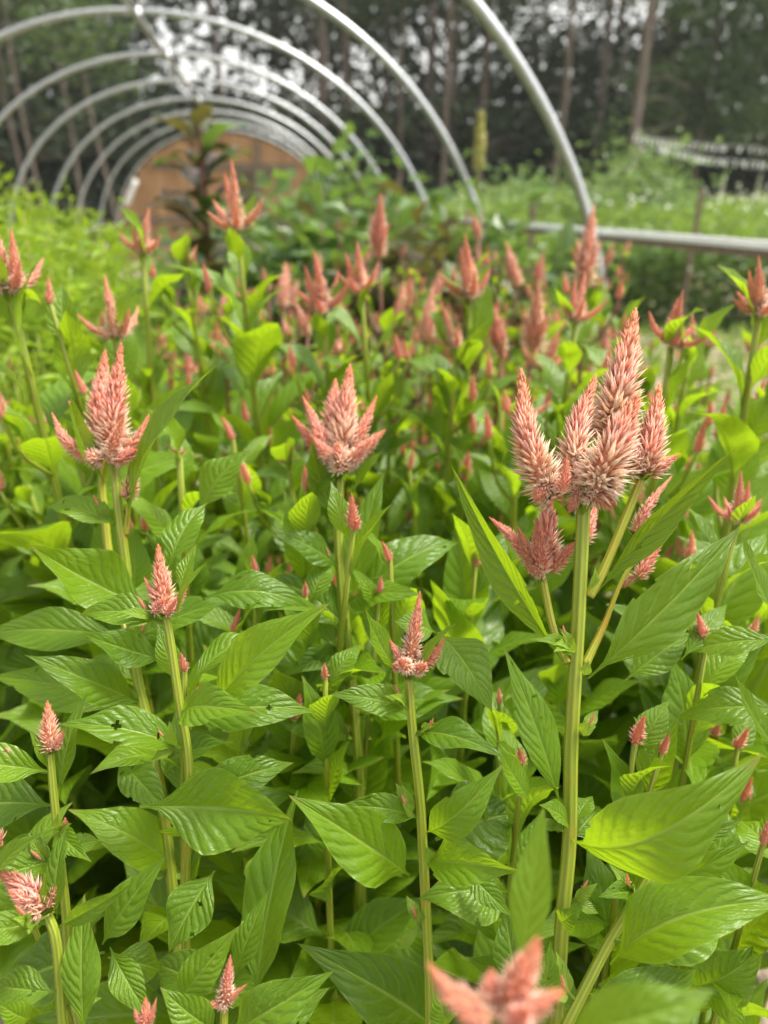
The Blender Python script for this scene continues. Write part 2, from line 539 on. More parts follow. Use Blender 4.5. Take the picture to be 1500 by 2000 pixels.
def spike_geo(mb, base, tip, width, ctrl=None, count=None, open_=0.5, pink=0.3, flen=None, seed=None, pale=0.0):
    """a plume from base to tip; open_ 0 = tight bud, 1 = old spike with spread cream flowers at its foot"""
    r = np.random.default_rng(seed if seed is not None else int(rng.integers(1 << 30)))
    base, tip = np.array(base, float), np.array(tip, float)
    L = np.linalg.norm(tip - base)
    ctrl = (base + tip) / 2 if ctrl is None else np.array(ctrl, float)
    count = count or int(90 + 4000 * L)
    core = width * 0.20
    C = bez([base, ctrl, tip], 12)
    T, N, B = frames(C)
    # core
    ax_r = np.interp(np.linspace(0, 1, 12), [0, .15, .6, .93, 1], [core * .8, core, core * .8, core * .35, core * .05])
    a = np.linspace(0, 2 * math.pi, 7, endpoint=False)
    V = (C[:, None] + (N[:, None] * np.cos(a)[None, :, None] + B[:, None] * np.sin(a)[None, :, None]) * ax_r[:, None, None]).reshape(-1, 3)
    F = [(i * 7 + j, i * 7 + (j + 1) % 7, (i + 1) * 7 + (j + 1) % 7, (i + 1) * 7 + j) for i in range(11) for j in range(7)]
    mb.add(V, F, 0.5, np.tile(CORAL * 0.85, (len(V), 1)))
    u = (np.arange(count) + r.uniform(0, 1, count)) / count
    u = u ** 1.06
    ang = np.arange(count) * 2.399963 + r.uniform(-.25, .25, count)
    P = np.stack([np.interp(u, np.linspace(0, 1, 12), C[:, i]) for i in range(3)], 1)
    TT = np.stack([np.interp(u, np.linspace(0, 1, 12), T[:, i]) for i in range(3)], 1)
    NN = np.stack([np.interp(u, np.linspace(0, 1, 12), N[:, i]) for i in range(3)], 1)
    BB = np.cross(TT, NN)
    cr = np.interp(u, [0, .15, .6, .93, 1], [core * .8, core, core * .8, core * .35, core * .02])
    out = NN * np.cos(ang)[:, None] + BB * np.sin(ang)[:, None]
    th = np.radians(np.interp(u, [0, .18, .4, .75, 1], [56 + 45 * open_, 46 + 20 * open_, 35, 20, 3]) + r.normal(0, 7, count))
    D = out * np.sin(th)[:, None] + TT * np.cos(th)[:, None]
    fl = (flen or width * 0.42) * np.interp(u, [0, .2, .5, .8, 1], [.95, 1.08, .92, .52, .30]) * r.uniform(.8, 1.2, count)
    rad = fl * np.interp(u, [0, .3, 1], [.10, .095, .13]) * r.uniform(.85, 1.2, count)
    E1 = np.cross(D, TT)
    E1 /= np.linalg.norm(E1, axis=1)[:, None] + 1e-9
    E2 = np.cross(D, E1)
    P = P + out * (cr * 0.6)[:, None]
    V = (P[:, None] + E1[:, None] * (_FV[None, :, 0, None] * rad[:, None, None]) + E2[:, None] * (_FV[None, :, 1, None] * (rad * .62)[:, None, None]) + D[:, None] * (_FV[None, :, 2, None] * fl[:, None, None]))
    # colours: rusty tip, coral body, cream older flowers at the foot; every floret paler at its own point
    k = np.clip((u - 0.34) / 0.5, 0, 1)[:, None]
    body = CORAL * (1 - k) + RUST * k
    body = body * (1 - pink) + (PINK * (1 - k) + CORAL * k) * pink
    body = body * (1 - pale) + np.array((0.84, 0.56, 0.42)) * pale
    old = np.clip((0.44 * open_ + .06 - u) / 0.18, 0, 1)[:, None] * r.uniform(.45, 1, (count, 1))
    body = body * (1 - old) + CREAM * old
    body = body * r.uniform(.78, 1.12, (count, 1))
    tipc = body * (.52 + .2 * k) + WHITE * (.48 - .2 * k)
    ftip = np.clip((0.95 - u) / .35, 0, 1)[:, None]
    tipc = body * (1 - ftip) + tipc * ftip
    colr = np.stack([body * .88, body * .97, body * .97, body * .97, body * .97, tipc], 1)
    if open_ > .6 and width > .012:
        for i in range(int(7 + 12 * open_)):          # opened papery flowers round the foot of an old spike
            uu = r.uniform(0, .26)
            c0 = np.array([np.interp(uu, np.linspace(0, 1, 12), C[:, q]) for q in range(3)])
            t0 = T[int(uu * 11)]
            an = r.uniform(0, 6.28)
            dd = unit(N[0] * math.cos(an) + B[0] * math.sin(an) + t0 * r.uniform(-.35, .45))
            e1 = unit(np.cross(dd, t0))
            e2 = np.cross(dd, e1)
            fl0 = width * .30 * r.uniform(.8, 1.2)
            pc = CREAM * r.uniform(.85, 1.05) * .6 + (PINK if r.uniform() < .4 else CREAM) * .4
            for q in range(5):
                b0 = 6.283 * q / 5 + r.uniform(-.2, .2)
                d1 = unit(dd + (e1 * math.cos(b0) + e2 * math.sin(b0)) * r.uniform(.35, .75))
                s1 = unit(np.cross(d1, dd))
                s2 = np.cross(d1, s1)
                VV = c0 + dd * core * .9 + s1 * (_FV[:, 0, None] * fl0 * .15) + s2 * (_FV[:, 1, None] * fl0 * .06) + d1 * (_FV[:, 2, None] * fl0)
                mb.add(VV, _FF, 0.5, np.stack([pc * .9, pc, pc, pc, pc, WHITE]))
    idx = np.arange(count)[:, None, None] * 6 + np.array(_FF)[None]
    mb.add(V.reshape(-1, 3), idx.reshape(-1, 3).tolist(), 0.5, colr.reshape(-1, 3))

def head_mesh(name, kind_, seed):
    """a head with its foot at the origin, pointing up +Z, main plume 7 cm"""
    r = np.random.default_rng(seed)
    mb = MB()
    if kind_ == 'bud':
        spike_geo(mb, (0, 0, 0), (0.003, 0, .034), .0165, count=120, open_=.1, seed=seed)
        for i in range(int(r.integers(0, 3))):
            a = r.uniform(0, 6.28)
            d = np.array((math.cos(a), math.sin(a), 0))
            spike_geo(mb, d * .002, d * .008 + (0, 0, .013), .010, count=40, open_=0, seed=seed + i + 1)
    elif kind_ == 'plume':
        spike_geo(mb, (0, 0, 0), (.004, .002, .085), .034, count=260, open_=.5, pink=.75, seed=seed, pale=.3 + .2 * (seed % 3))
        for i in range(6):
            a = i * 2.4 + r.uniform(-.4, .4)
            d = np.array((math.cos(a), math.sin(a), 0))
            z = .004 + .006 * i
            spike_geo(mb, d * .002 + (0, 0, z * .5), d * .017 + (0, 0, z + .027), .013, count=60, open_=.3, pink=.6, seed=seed + i + 1, pale=.3 + .2 * (seed % 3))
    else:
        n = {'star': 5, 'crown': 4, 'pair': 3}[kind_]
        spike_geo(mb, (0, 0, 0), (r.uniform(-.010, .010), r.uniform(-.010, .010), .07), .0235, count=230, open_=1.0, pink=.4, seed=seed, pale=.24)
        a0 = r.uniform(0, 6.28)
        for i in range(n):
            a = a0 + i * 6.283 / n + r.uniform(-.35, .35)
            d = np.array((math.cos(a), math.sin(a), 0))
            l = r.uniform(.030, .046)
            sp = r.uniform(.8, 1.25)
            spike_geo(mb, d * .004, d * (l * sp) + (0, 0, l * .75), .0195, ctrl=d * (l * sp * .62) + (0, 0, l * .26), count=105, open_=.8, pink=.5, seed=seed + 5 + i, pale=.2)
        if kind_ != 'pair':
            a = a0 + .6
            d = np.array((math.cos(a), math.sin(a), 0))
            spike_geo(mb, d * .008, d * .016 + (0, 0, .056), .02, count=130, open_=.6, pink=.4, seed=seed + 31)
    return mb.mesh(name, M['flower'], smooth=True)

HEADS = {}
for k, n in (('star', 4), ('crown', 4), ('pair', 3), ('plume', 3), ('bud', 4)):
    HEADS[k] = [head_mesh('celosia_' + k, k, 100 + 17 * i + len(k) * 7) for i in range(n)]

# ================================================================== the setting
# ground: one sheet to the horizon, gently uneven nowhere near the bed
mb = MB()
g = np.linspace(-1, 1, 41)
gx = np.sign(g) * np.abs(g) ** 2.2 * 260
V = np.array([(x, y + 40, -0.02 + 0.018 * math.sin(x * 3.1 + y) * math.exp(-(x * x + y * y) / 400)) for y in gx for x in gx])
F = [(i * 41 + j, i * 41 + j + 1, (i + 1) * 41 + j + 1, (i + 1) * 41 + j) for i in range(40) for j in range(40)]
mb.add(V, F)
kind(obj('ground', mb.mesh('ground', M['ground'])), 'structure')

# ------------------------------------------------------------------ hoop tunnel frame
K = 1.25
HX, HZ, HA, HB, HN = -0.620 * K, EYE - 0.632 * K, 1.679 * K, 1.520 * K, 2.06
HY = [2.143 * K + i * 1.22 * K for i in range(-1, 9)]
GRP_H = 'galvanised hoops of the tunnel frame'
hoop_labels = [
    'tunnel hoop arching overhead behind the camera',
    'galvanised hoop nearest the camera, its right leg crossing the grey side rail',
    'galvanised hoop second from the camera, its crown leaving the top of the picture',
    'tall galvanised hoop whose whole crown just fits under the top of the picture',
    'fourth galvanised hoop from the camera, below the tall one with its crown in view',
    'fifth galvanised hoop from the camera, midway down the nested row',
    'sixth galvanised hoop from the camera, fourth before the wooden end wall',
    'seventh galvanised hoop from the camera, third before the wooden end wall',
    'eighth galvanised hoop from the camera, last one before the hoop framing the end wall',
    'smallest, farthest galvanised hoop framing the wooden end wall']
for i, y in enumerate(HY):
    if i == 0:
        continue
    pts = []
    for k in range(0, 33):
        a = math.pi * k / 32
        c, s_ = math.cos(a), math.sin(a)
        rr = (abs(c) ** HN + abs(s_) ** HN) ** (-1 / HN)
        wob = 0.012 * math.sin(i * 2.1 + 3 * a)
        pts.append((HX + HA * rr * c + wob, y + 0.01 * math.sin(i + a * 2), HZ + HB * rr * s_))
    pts = [(pts[0][0] + .012, y, -.05)] + pts + [(pts[-1][0] - .012, y, -.05)]
    t = thing('tunnel_hoop', (HX, y, 0), hoop_labels[i], 'tunnel hoop', GRP_H)
    mb = MB()
    tube(mb, pts, [0.020], 12, samples=120)
    obj('hoop_pipe', mb.mesh('hoop_pipe', M['galv'], origin=(HX, y, 0)), t)
    mb = MB()
    zc = HZ + HB
    tube(mb, [(HX, y - .035, zc - .028), (HX, y + .035, zc - .028)], [0.030], 10, samples=2)
    box(mb, (HX, y, zc - .01), (0.03, .05, .055))
    obj('clamp', mb.mesh('hoop_clamp', M['galv'], origin=(HX, y, 0)), t)

mb = MB()
tube(mb, [(HX, HY[1] - 2.2, HZ + HB - .045), (HX + .01, 8, HZ + HB - .05), (HX, HY[-1], HZ + HB - .045)], [.0175], 10)
tag(obj('ridge_pipe', mb.mesh('ridge_pipe', M['galv'])), 'galvanised ridge pipe running along under the crowns of the hoops', 'pipe')

def side_rail(pts, label):
    t = thing('side_rail', pts[0], label, 'rail')
    a, b = np.array(pts[0]), np.array(pts[-1])
    d = unit(b - a)
    s_ = unit(np.cross(d, (0, 0, 1)))
    up = np.cross(s_, d)
    rot = np.stack([s_, d, up], 1)
    L = np.linalg.norm(b - a)
    c = (a + b) / 2
    m = MB()
    box(m, c + up * .020, (.022, L, .020), rot=rot)
    obj('board', m.mesh('rail_board', M['oldwood'], smooth=False, origin=pts[0]), t)
    m = MB()
    box(m, c + up * .0385, (.030, L, .013), rot=rot)
    box(m, c + up * .0505 + s_ * .015, (.006, L, .008), rot=rot)
    box(m, c + up * .0505 - s_ * .015, (.006, L, .008), rot=rot)
    obj('channel', m.mesh('rail_channel', M['alu'], smooth=False, origin=pts[0]), t)

pa = WY(1160, 455, HY[1])
side_rail([(1.33, -0.6, 1.006), (1.17, 7.5, .945)], 'straight grey side rail with a bright metal channel on top, right of the flowers')
side_rail([(HX - HA + .02, 2.0, .62), (HX - HA + .02, 14.6, .62)], 'low side rail along the feet of the hoops at the left')

# ------------------------------------------------------------------ wooden end wall
EY = HY[-1] + .12
t = thing('end_wall', (HX, EY, 0), 'rounded cedar plank end wall closing the far end of the tunnel', 'end wall')
bw = 0.145
door = (HX + .10, HX + 1.35)
mb = MB()
x = HX - HA + .06
while x < HX + HA - .06:
    xc = x + bw / 2
    q = min(1, abs(xc - HX) / HA)
    top = HZ + HB * (1 - q ** HN) ** (1 / HN) - .05
    if door[0] < xc < door[1]:
        lo = EYE + .52
        if xc > HX + .62:
            box(mb, (xc, EY + .02, (EYE + .30 + .2) / 2), (bw - .006, .022, EYE + .30 - .2))
    else:
        lo = 0.0
    if top > lo + .05:
        box(mb, (xc, EY + .02 * (1 + .1 * math.sin(x * 40)), (top + lo) / 2), (bw - .006, .022, top - lo), rng.uniform(0, 1))
    x += bw
obj('plank_cladding', mb.mesh('plank_cladding', M['wood'], smooth=False, origin=(HX, EY, 0)), t)
for c, sz in (((HX, EY - .03, EYE + .50), (2.7, .04, .10)), ((HX - .9, EY - .03, EYE - .42), (2.2, .04, .10))):
    mb = MB()
    box(mb, c, sz)
    obj('cross_beam', mb.mesh('cross_beam', M['oldwood'], smooth=False, origin=(HX, EY, 0)), t)
mb = MB()
box(mb, (HX + .62, EY - .075, 1.0), (.11, .045, 2.2))
obj('door_post', mb.mesh('door_post', M['oldwood'], smooth=False, origin=(HX, EY, 0)), t)
mb = MB()
box(mb, (HX + .3, EY + 1.2, 1.0), (2.6, .05, 2.0))
obj('dark_backing', mb.mesh('dark_backing', M['oldwood'], smooth=False, origin=(HX, EY, 0)), t)
p0, p1 = WY(246, 402, HY[-1] - .08), WY(266, 352, HY[-1] - .08)
mb = MB()
tube(mb, [p0, p1], [.05], 10)
tag(obj('foam_sleeve', mb.mesh('foam_sleeve', M['white'])), 'short pale foam sleeve on the left leg of the farthest hoop', 'foam sleeve')

# ------------------------------------------------------------------ leaf clouds
def cards(mb, P, size, tone, up_bias=0.5, aspect=0.45, normals=None):
    """kite-shaped little leaves, folded along the middle, at points P"""
    n = len(P)
    size = np.broadcast_to(size, (n,))
    D = rng.normal(size=(n, 3))
    D[:, 2] *= .6
    D /= np.linalg.norm(D, axis=1)[:, None]
    N = rng.normal(size=(n, 3)) * .7 + np.array((0, 0, up_bias * 2))
    N -= D * (N * D).sum(1)[:, None]
    N /= np.linalg.norm(N, axis=1)[:, None] + 1e-9
    Sd = np.cross(D, N)
    a = (size / 2)[:, None]
    b = a * aspect
    V = np.stack([P - D * a, P + Sd * b + N * b * .35, P + D * a - N * a * .25, P - Sd * b + N * b * .35], 1)
    idx = np.arange(n)[:, None] * 4
    F = np.concatenate([idx + np.array([[0, 1, 2]]), idx + np.array([[0, 2, 3]])], 0)
    mb.add(V.reshape(-1, 3), F.tolist(), np.repeat(np.broadcast_to(tone, (n,)), 4))

def blob_points(n, c, r, clumps=14, spread=.42):
    """points gathered in clumps inside an ellipsoid"""
    r = np.array(r)
    cc = rng.normal(size=(clumps, 3))
    cc = cc / np.linalg.norm(cc, axis=1)[:, None] * (rng.uniform(.25, 1, (clumps, 1)) ** .5)
    k = rng.integers(0, clumps, n)
    P = cc[k] + rng.normal(size=(n, 3)) * spread * rng.uniform(.5, 1.1, (clumps, 1))[k]
    return P * r + np.array(c), k

def bush(name, loc, r, h, n, size, mat, label, cat, group=None, aspect=.5, stems=7, stem_mat='stem', tone=(.2, .9), foot=0.1, clumps=16):
    t = thing(name, loc, label, cat, group)
    mb = MB()
    P, k = blob_points(n, (0, 0, foot + (h - foot) * .52), (r * .8, r * .8, (h - foot) * .36), clumps)
    P = P[P[:, 2] > .03]
    tn = rng.uniform(*tone, 64)[k[:len(P)]] + rng.normal(0, .12, len(P))
    cards(mb, P, rng.uniform(.6, 1.3, len(P)) * size, np.clip(tn, 0, 1), .6, aspect)
    obj('foliage', mb.mesh(name + '_foliage', M[mat], smooth=False), t)
    mb = MB()
    for i in range(stems):
        a = rng.uniform(0, 6.28)
        q = rng.uniform(.2, .7) * r
        tube(mb, [(q * .2 * math.cos(a), q * .2 * math.sin(a), -.05), (q * .6 * math.cos(a), q * .6 * math.sin(a), h * .4), (q * math.cos(a), q * math.sin(a), h * .88)], [.009, .004], 6, samples=7)
    obj('stems', mb.mesh(name + '_stems', M[stem_mat]), t)
    return t

# ------------------------------------------------------------------ forest
def trunk_geo(mb, x, y, h, r, lean=(0, 0), limbs=10, lo=1.5):
    n = 7
    pts = [(x + lean[0] * h * i / n + rng.normal(0, .03), y + lean[1] * h * i / n, h * i / n - .1) for i in range(n + 1)]
    tube(mb, pts, [r * 1.15, r, r * .85, r * .5, r * .2], 10, samples=24)
    ends = []
    for i in range(limbs):
        z = rng.uniform(lo, h * .95)
        a = rng.uniform(0, 6.28)
        l = rng.uniform(.7, 2.0) * (1.15 - .6 * z / h)
        c = np.array((x + lean[0] * z, y + lean[1] * z, z))
        d = np.array((math.cos(a), math.sin(a), 0))
        e = c + d * l + (0, 0, rng.uniform(-.25, .45) * l)
        tube(mb, [c, c + d * l * .5 + (0, 0, .1 * l + rng.uniform(-.1, .1)), e], [r * .2, r * .05], 6, samples=7)
        ends.append(e)
    return ends

def crown_pts(x, y, h, zlo, r, n, lean=(0, 0), clumps=40):
    z = rng.uniform(zlo, h, clumps)
    f = np.clip((h - z) / (h - zlo), 0.05, 1) ** .6
    a = rng.uniform(0, 6.28, clumps)
    q = np.sqrt(rng.uniform(.03, 1, clumps)) * r * f
    C = np.stack([x + lean[0] * z + q * np.cos(a), y + lean[1] * z + q * np.sin(a), z], 1)
    k = rng.integers(0, clumps, n)
    P = C[k] + rng.normal(size=(n, 3)) * np.array((.42, .42, .24)) * rng.uniform(.6, 1.2, (clumps, 1))[k]
    return P, k

def tree(u, v, d, wpx, label, h=10, lean=None, crown='pine', zlo=3.4, cr=1.7, n=2600, size=.17, limbs=12, cat='tree', name='pine_tree'):
    p = WY(u, v, d)
    r = max(wpx - 10, 5.5) * d / F_PX / 2
    lean = lean or (rng.uniform(-.02, .02), 0)
    x, y = p.x - lean[0] * p.z, p.y
    t = thing(name, (x, y, 0), label, cat, 'trees at the edge of the wood')
    mb = MB()
    trunk_geo(mb, 0, 0, h, r, lean, limbs)
    obj('trunk', mb.mesh('trunk', M['bark']), t)
    mb = MB()
    P, k = crown_pts(0, 0, h, zlo, cr, n, lean)
    tn = rng.uniform(0, 1, 64)[k] * .8 + rng.uniform(0, .2, n)
    cards(mb, P, rng.uniform(.6, 1.4, n) * size, tn, .3, .5)
    obj('crown', mb.mesh('crown', M[crown], smooth=False), t)

tree(1248, 200, 14.5, 27, 'pine with a straight bare pinkish trunk where the white tag strings begin', lean=(.012, 0), limbs=16, zlo=4.6)
tree(1101, 200, 17, 20, 'slim bare pine trunk just right of the nearest hoop', zlo=4.6)
tree(870, 200, 15.5, 18, 'bare pine trunk left of the nearest hoop with dead side limbs', limbs=20, zlo=4.8)
tree(944, 200, 19, 16, 'thin grey pine trunk behind the yellow flower spike', limbs=16, zlo=5)
tree(786, 200, 19, 15, 'thin pine trunk between the second and third hoop legs', zlo=5)
tree(1197, 300, 22, 14, 'thin far pine trunk midway between the two bare trunks at the right', zlo=5)
tree(636, 120, 23, 18, 'pine trunk beyond the tunnel crown, right of the bright sky gaps', zlo=5.5, n=700)
tree(606, 120, 25, 14, 'paired thinner pine trunk left of the trunk beyond the tunnel crown', zlo=5.5, n=700)
tree(205, 330, 17, 14, 'leaning reddish pine trunk seen through the left side of the hoops', lean=(-.07, 0), zlo=5)
tree(40, 300, 15, 16, 'pale cut-looking trunk above the bright feathery hedge at the left edge', zlo=3.0, cr=2.0)
tree(1330, 240, 21, 14, 'dim trunk in the dark wood above the white tag strings', zlo=5)
tree(130, 200, 20, 15, 'dark bushy conifer filling the upper left behind the hoops', zlo=2.6, cr=2.6, n=4200, limbs=10)
tree(30, 120, 14, 15, 'green drooping conifer nearest the camera in the upper left corner', zlo=2.6, cr=2.0, n=3600, crown='decid', name='conifer')
tree(1380, 200, 17, 12, 'leafy green understory tree in the upper right, left one of two', crown='decid', zlo=2.4, cr=2.0, n=3800, h=7, name='understory_tree')
tree(1520, 180, 16, 12, 'leafy green understory tree at the upper right edge', crown='decid', zlo=2.0, cr=2.3, n=4200, h=7, name='understory_tree')
tree(1040, 120, 24, 12, 'far dark pine crown above the bend of the nearest hoop', zlo=2.4, cr=2.4, n=3000)
tree(840, 90, 24, 12, 'far dark pine crown above the second hoop', zlo=2.8, cr=2.2, n=2400)
tree(150, 200, 26, 14, 'far dark conifer behind the leaning reddish trunk', zlo=2.4, cr=2.6, n=3200)

# the wood behind: one mass, thinning where the sky shows
def far_wood():
    mb = MB()
    n = 120000
    az = rng.uniform(-40, 52, n)
    dist = rng.uniform(25, 38, n)
    z = rng.uniform(-.2, 1, n) ** 1 * 10.5
    X = dist * np.sin(np.radians(az))
    Y = dist * np.cos(np.radians(az))
    el = np.degrees(np.arctan2(z - EYE, dist))
    # clumpy mask
    m = np.zeros(n)
    for i in range(60):
        a0, e0 = rng.uniform(-40, 52), rng.uniform(-2, 16)
        m += np.exp(-(((az - a0) / 3.2) ** 2 + ((el - e0) / 1.7) ** 2)) * rng.uniform(.3, .9)
    m2 = np.zeros(n)
    for i in range(300):
        a0, e0 = rng.uniform(-20, 45), rng.uniform(1, 14)
        m2 += np.exp(-(((az - a0) / .95) ** 2 + ((el - e0) / .7) ** 2)) * rng.uniform(.4, 1)
    keep = np.ones(n)
    gap = sum(k * np.exp(-(((az - a0) / sa) ** 2 + ((el - e0) / se) ** 2)) for a0, e0, sa, se, k in
              ((-4, 8.8, 4.6, 2.8, 1.12), (4.5, 6.6, 5.5, 2.2, .93), (12, 9.0, 4, 1.7, .90), (30, 10.4, 7, 1.6, .92), (20, 11.4, 7, 1.6, .9), (0, 3.6, 2.5, 1.0, .8)))
    keep = 1 - np.clip(gap * (1.04 - .38 * np.clip(m2, 0, 1) - .08 * np.clip(m, 0, 1)), 0, .965)
    ok = (rng.uniform(0, 1, n) < keep) & (z > -.1)
    n2 = 50000
    a2, d2 = np.radians(rng.uniform(-40, 52, n2)), rng.uniform(22, 40, n2)
    P2 = np.stack([d2 * np.sin(a2), d2 * np.cos(a2), rng.uniform(0, 1, n2) ** 1.2 * 3.6], 1)
    cards(mb, P2, rng.uniform(.5, 1.5, n2) * .34, rng.uniform(0, .6, n2), .3, .6)
    P = np.stack([X, Y, z], 1)[ok]
    tn = np.clip(m[ok] * .6 + rng.uniform(-.15, .3, ok.sum()), 0, 1)
    cards(mb, P, rng.uniform(.5, 1.5, len(P)) * .34, tn, .3, .6)
    o = obj('far_wood', mb.mesh('far_wood', M['pine'], smooth=False))
    kind(o, 'stuff')
    o['label'] = 'dark far wood seen between the trunks with sky showing through'
    o['category'] = 'wood'
far_wood()

def far_trunks():
    mb = MB()
    for i in range(26):
        az, di = R(rng.uniform(-36, 48)), rng.uniform(23, 32)
        tube(mb, [(di * math.sin(az), di * math.cos(az), -.1), (di * math.sin(az) + rng.normal(0, .2), di * math.cos(az), 11)], [rng.uniform(.09, .17), .07], 7, samples=5)
    o = obj('far_trunks', mb.mesh('far_trunks', M['bark']))
    kind(o, 'stuff')
    o['label'] = 'dim crowd of trunks deep in the wood'
    o['category'] = 'wood'
far_trunks()

# ------------------------------------------------------------------ plants inside the tunnel beyond the celosia
def hedge_fern(loc, r, h, label):
    t = thing('feathery_plant', loc, label, 'plant', 'bright feathery plants at the left')
    mb = MB()
    st = MB()
    for i in range(46):
        a = rng.uniform(0, 6.28)
        q = r * math.sqrt(rng.uniform(0, 1))
        hh = h * rng.uniform(.72, 1.03) * (1 - .25 * (q / r) ** 2)
        b = np.array((q * .35 * math.cos(a), q * .35 * math.sin(a), 0))
        e = np.array((q * math.cos(a), q * math.sin(a), hh))
        tube(st, [b, (b + e) / 2 + (0, 0, .08), e], [.006, .002], 5, samples=6)
        m = 130
        f = rng.uniform(.22, 1.0, m)
        P = b + (e - b) * f[:, None] + rng.normal(size=(m, 3)) * (.055 * (1.25 - .6 * f))[:, None]
        cards(mb, P, rng.uniform(.035, .075, m), np.clip(rng.uniform(.35, 1) + (f - .8) * .5 + rng.normal(0, .12, m), 0, 1), .35, .2)
    obj('foliage', mb.mesh('feathery_foliage', M['fern'], smooth=False), t)
    obj('stems', st.mesh('feathery_stems', M['stem']), t)

for (u, y, r, h), l in zip([(10, 1.9, .26, 1.13), (70, 2.5, .34, 1.17), (128, 3.2, .30, 1.10), (60, 3.3, .36, 1.18), (-90, 2.4, .36, 1.2), (-20, 1.45, .2, .92), (85, 1.9, .18, .9)],
        ['bright feathery green plant at the left edge behind the large double head', 'tallest bright feathery green plant in the left hedge',
         'bright feathery green plant at the far right end of the left hedge', 'bright feathery green plant half hidden at the back of the left hedge',
         'bright feathery green plant cut by the left picture edge', 'low bright feathery plant nearest the camera in the left hedge',
         'low bright feathery plant behind the head with the long right arm']):
    p = WY(u, 383, y)
    hedge_fern((p.x, p.y, 0), r, h + .05, l)

bl = ['low dark leafy bush between the tunnel path and the pink plumes', 'dark leafy bush in front of the cedar wall, left of the purple stalk',
      'dark leafy bush under the purple stalk', 'dark leafy bush right of the purple stalk', 'dense dark leafy bush at the middle of the tunnel bed',
      'glossy dark bush behind the tall coral plume', 'dark leafy bush under the yellow flower spike', 'dark leafy bush just left of the near hoop leg',
      'far leafy bush beneath the right feet of the far hoops', 'far leafy bush at the right wall of the tunnel', 'far leafy bush before the wooden end wall',
      'leafy bush before the dark doorway of the end wall', 'leafy bush behind the yellow spike plant']
bspec = [(-.35, 3.2, .32, .72), (-.55, 4.6, .45, .85), (-.22, 4.3, .42, .85), (.05, 3.7, .42, .84), (.32, 3.3, .42, 1.08), (.62, 3.05, .40, .98), (.86, 3.75, .36, 1.12),
         (1.0, 3.0, .30, .86), (.55, 5.3, .55, 1.28), (.75, 6.4, .55, 1.42), (-.3, 7.2, .6, .95), (.25, 8.5, .7, 1.05), (.9, 5.0, .45, 1.12)]
for (x, y, r, h), l in zip(bspec, bl):
    bush('leafy_bush', (x, y, 0), r, h + (.12 if y < 4 and x > -.1 else .05), 620, .135, 'purple' if 'glossy' in l or 'under the purple' in l else 'bushleaf', l, 'bush', 'leafy bushes in the tunnel', stems=9, stem_mat='redstem', aspect=.6)

# tall purple amaranth stalk
p = WY(385, 440, 2.9)
t = thing('purple_amaranth', (p.x, p.y, 0), 'tall dark purple stalk with green and maroon leaves rising before the cedar wall', 'plant')
top = WY(378, 228, 2.9)
mb = MB()
tube(mb, [(0, 0, -.05), (.02, 0, .7), (top.x - p.x + .015, 0, top.z - .12), (top.x - p.x, 0, top.z)], [.016, .014, .007], 8)
obj('stem', mb.mesh('amaranth_stem', M['redstem']), t)
mb = MB()
for i in range(26):
    z = top.z - .02 - .62 * (i / 26) ** 1.1
    a = i * 2.4 + .5
    d = np.array((math.cos(a), math.sin(a), 0))
    l = rng.uniform(.19, .30) * (0.55 + .45 * min(1, i / 6))
    b = np.array((top.x - p.x, 0, z))
    leaf_geo(mb, b, b + d * l * .85 + (0, 0, l * rng.uniform(-.1, .45)), l * .46, d * -.3 + (0, 0, 1), bend=.15, nv=8, nu=4, tone=rng.uniform(0, .9))
obj('foliage', mb.mesh('amaranth_leaves', M['purple']), t)
mb = MB()
for i in range(34):
    z = top.z - .10 - .75 * rng.uniform(0, 1)
    a = i * 2.4
    d = np.array((math.cos(a), math.sin(a), 0))
    l = rng.uniform(.15, .27)
    bb = np.array((top.x - p.x, 0, z)) + d * .02
    leaf_geo(mb, bb, bb + d * l * .8 + (0, 0, l * rng.uniform(-.2, .5)), l * .5, d * -.3 + (0, 0, 1), bend=.15, nv=8, nu=4, tone=rng.uniform(.2, 1))
obj('green_foliage', mb.mesh('amaranth_green_leaves', M['bushleaf']), t)
mb = MB()
for i in range(9):
    a = i * 2.4
    b = np.array((top.x - p.x, 0, top.z - .02 - .02 * i))
    d = np.array((math.cos(a), math.sin(a), 0))
    spike_geo(mb, b + d * .01, b + d * (.03 + .007 * i) + (0, 0, .05), .02, count=50, open_=0, pink=0)
mesh_ = mb.mesh('amaranth_top', M['purple'])
obj('flower_head', mesh_, t)

# yellow-green spike (flowering stalk)
p, top = WY(934, 330, 4.2), WY(935, 225, 4.2)
t = thing('yellow_spike_plant', (p.x, p.y, 0), 'single pale yellow flower spike standing above the dark bushes', 'plant')
mb = MB()
tube(mb, [(0, 0, -.05), (0, .01, .8), (0, 0, top.z - .02)], [.010, .005], 7)
obj('stem', mb.mesh('spike_stem', M['stem']), t)
mb = MB()
m = 420
zz = rng.uniform(p.z, top.z + .02, m)
rad = .026 * np.sin(math.pi * np.clip(.22 + .74 * (zz - p.z) / (top.z + .02 - p.z), 0, 1)) ** .7 * rng.uniform(.5, 1.25, m)
an = rng.uniform(0, 6.28, m)
P = np.stack([rad * np.cos(an), rad * np.sin(an), zz], 1)
cards(mb, P, .026, rng.uniform(.5, 1, m), .3, .6)
M['yellow'] = leaf_material('pale_yellow_petals', (.42, .42, .12), (.58, .54, .2), (.6, .58, .2), (.5, .5, .2), veins=False)
obj('flower_spike', mb.mesh('yellow_spike', M['yellow'], smooth=False), t)

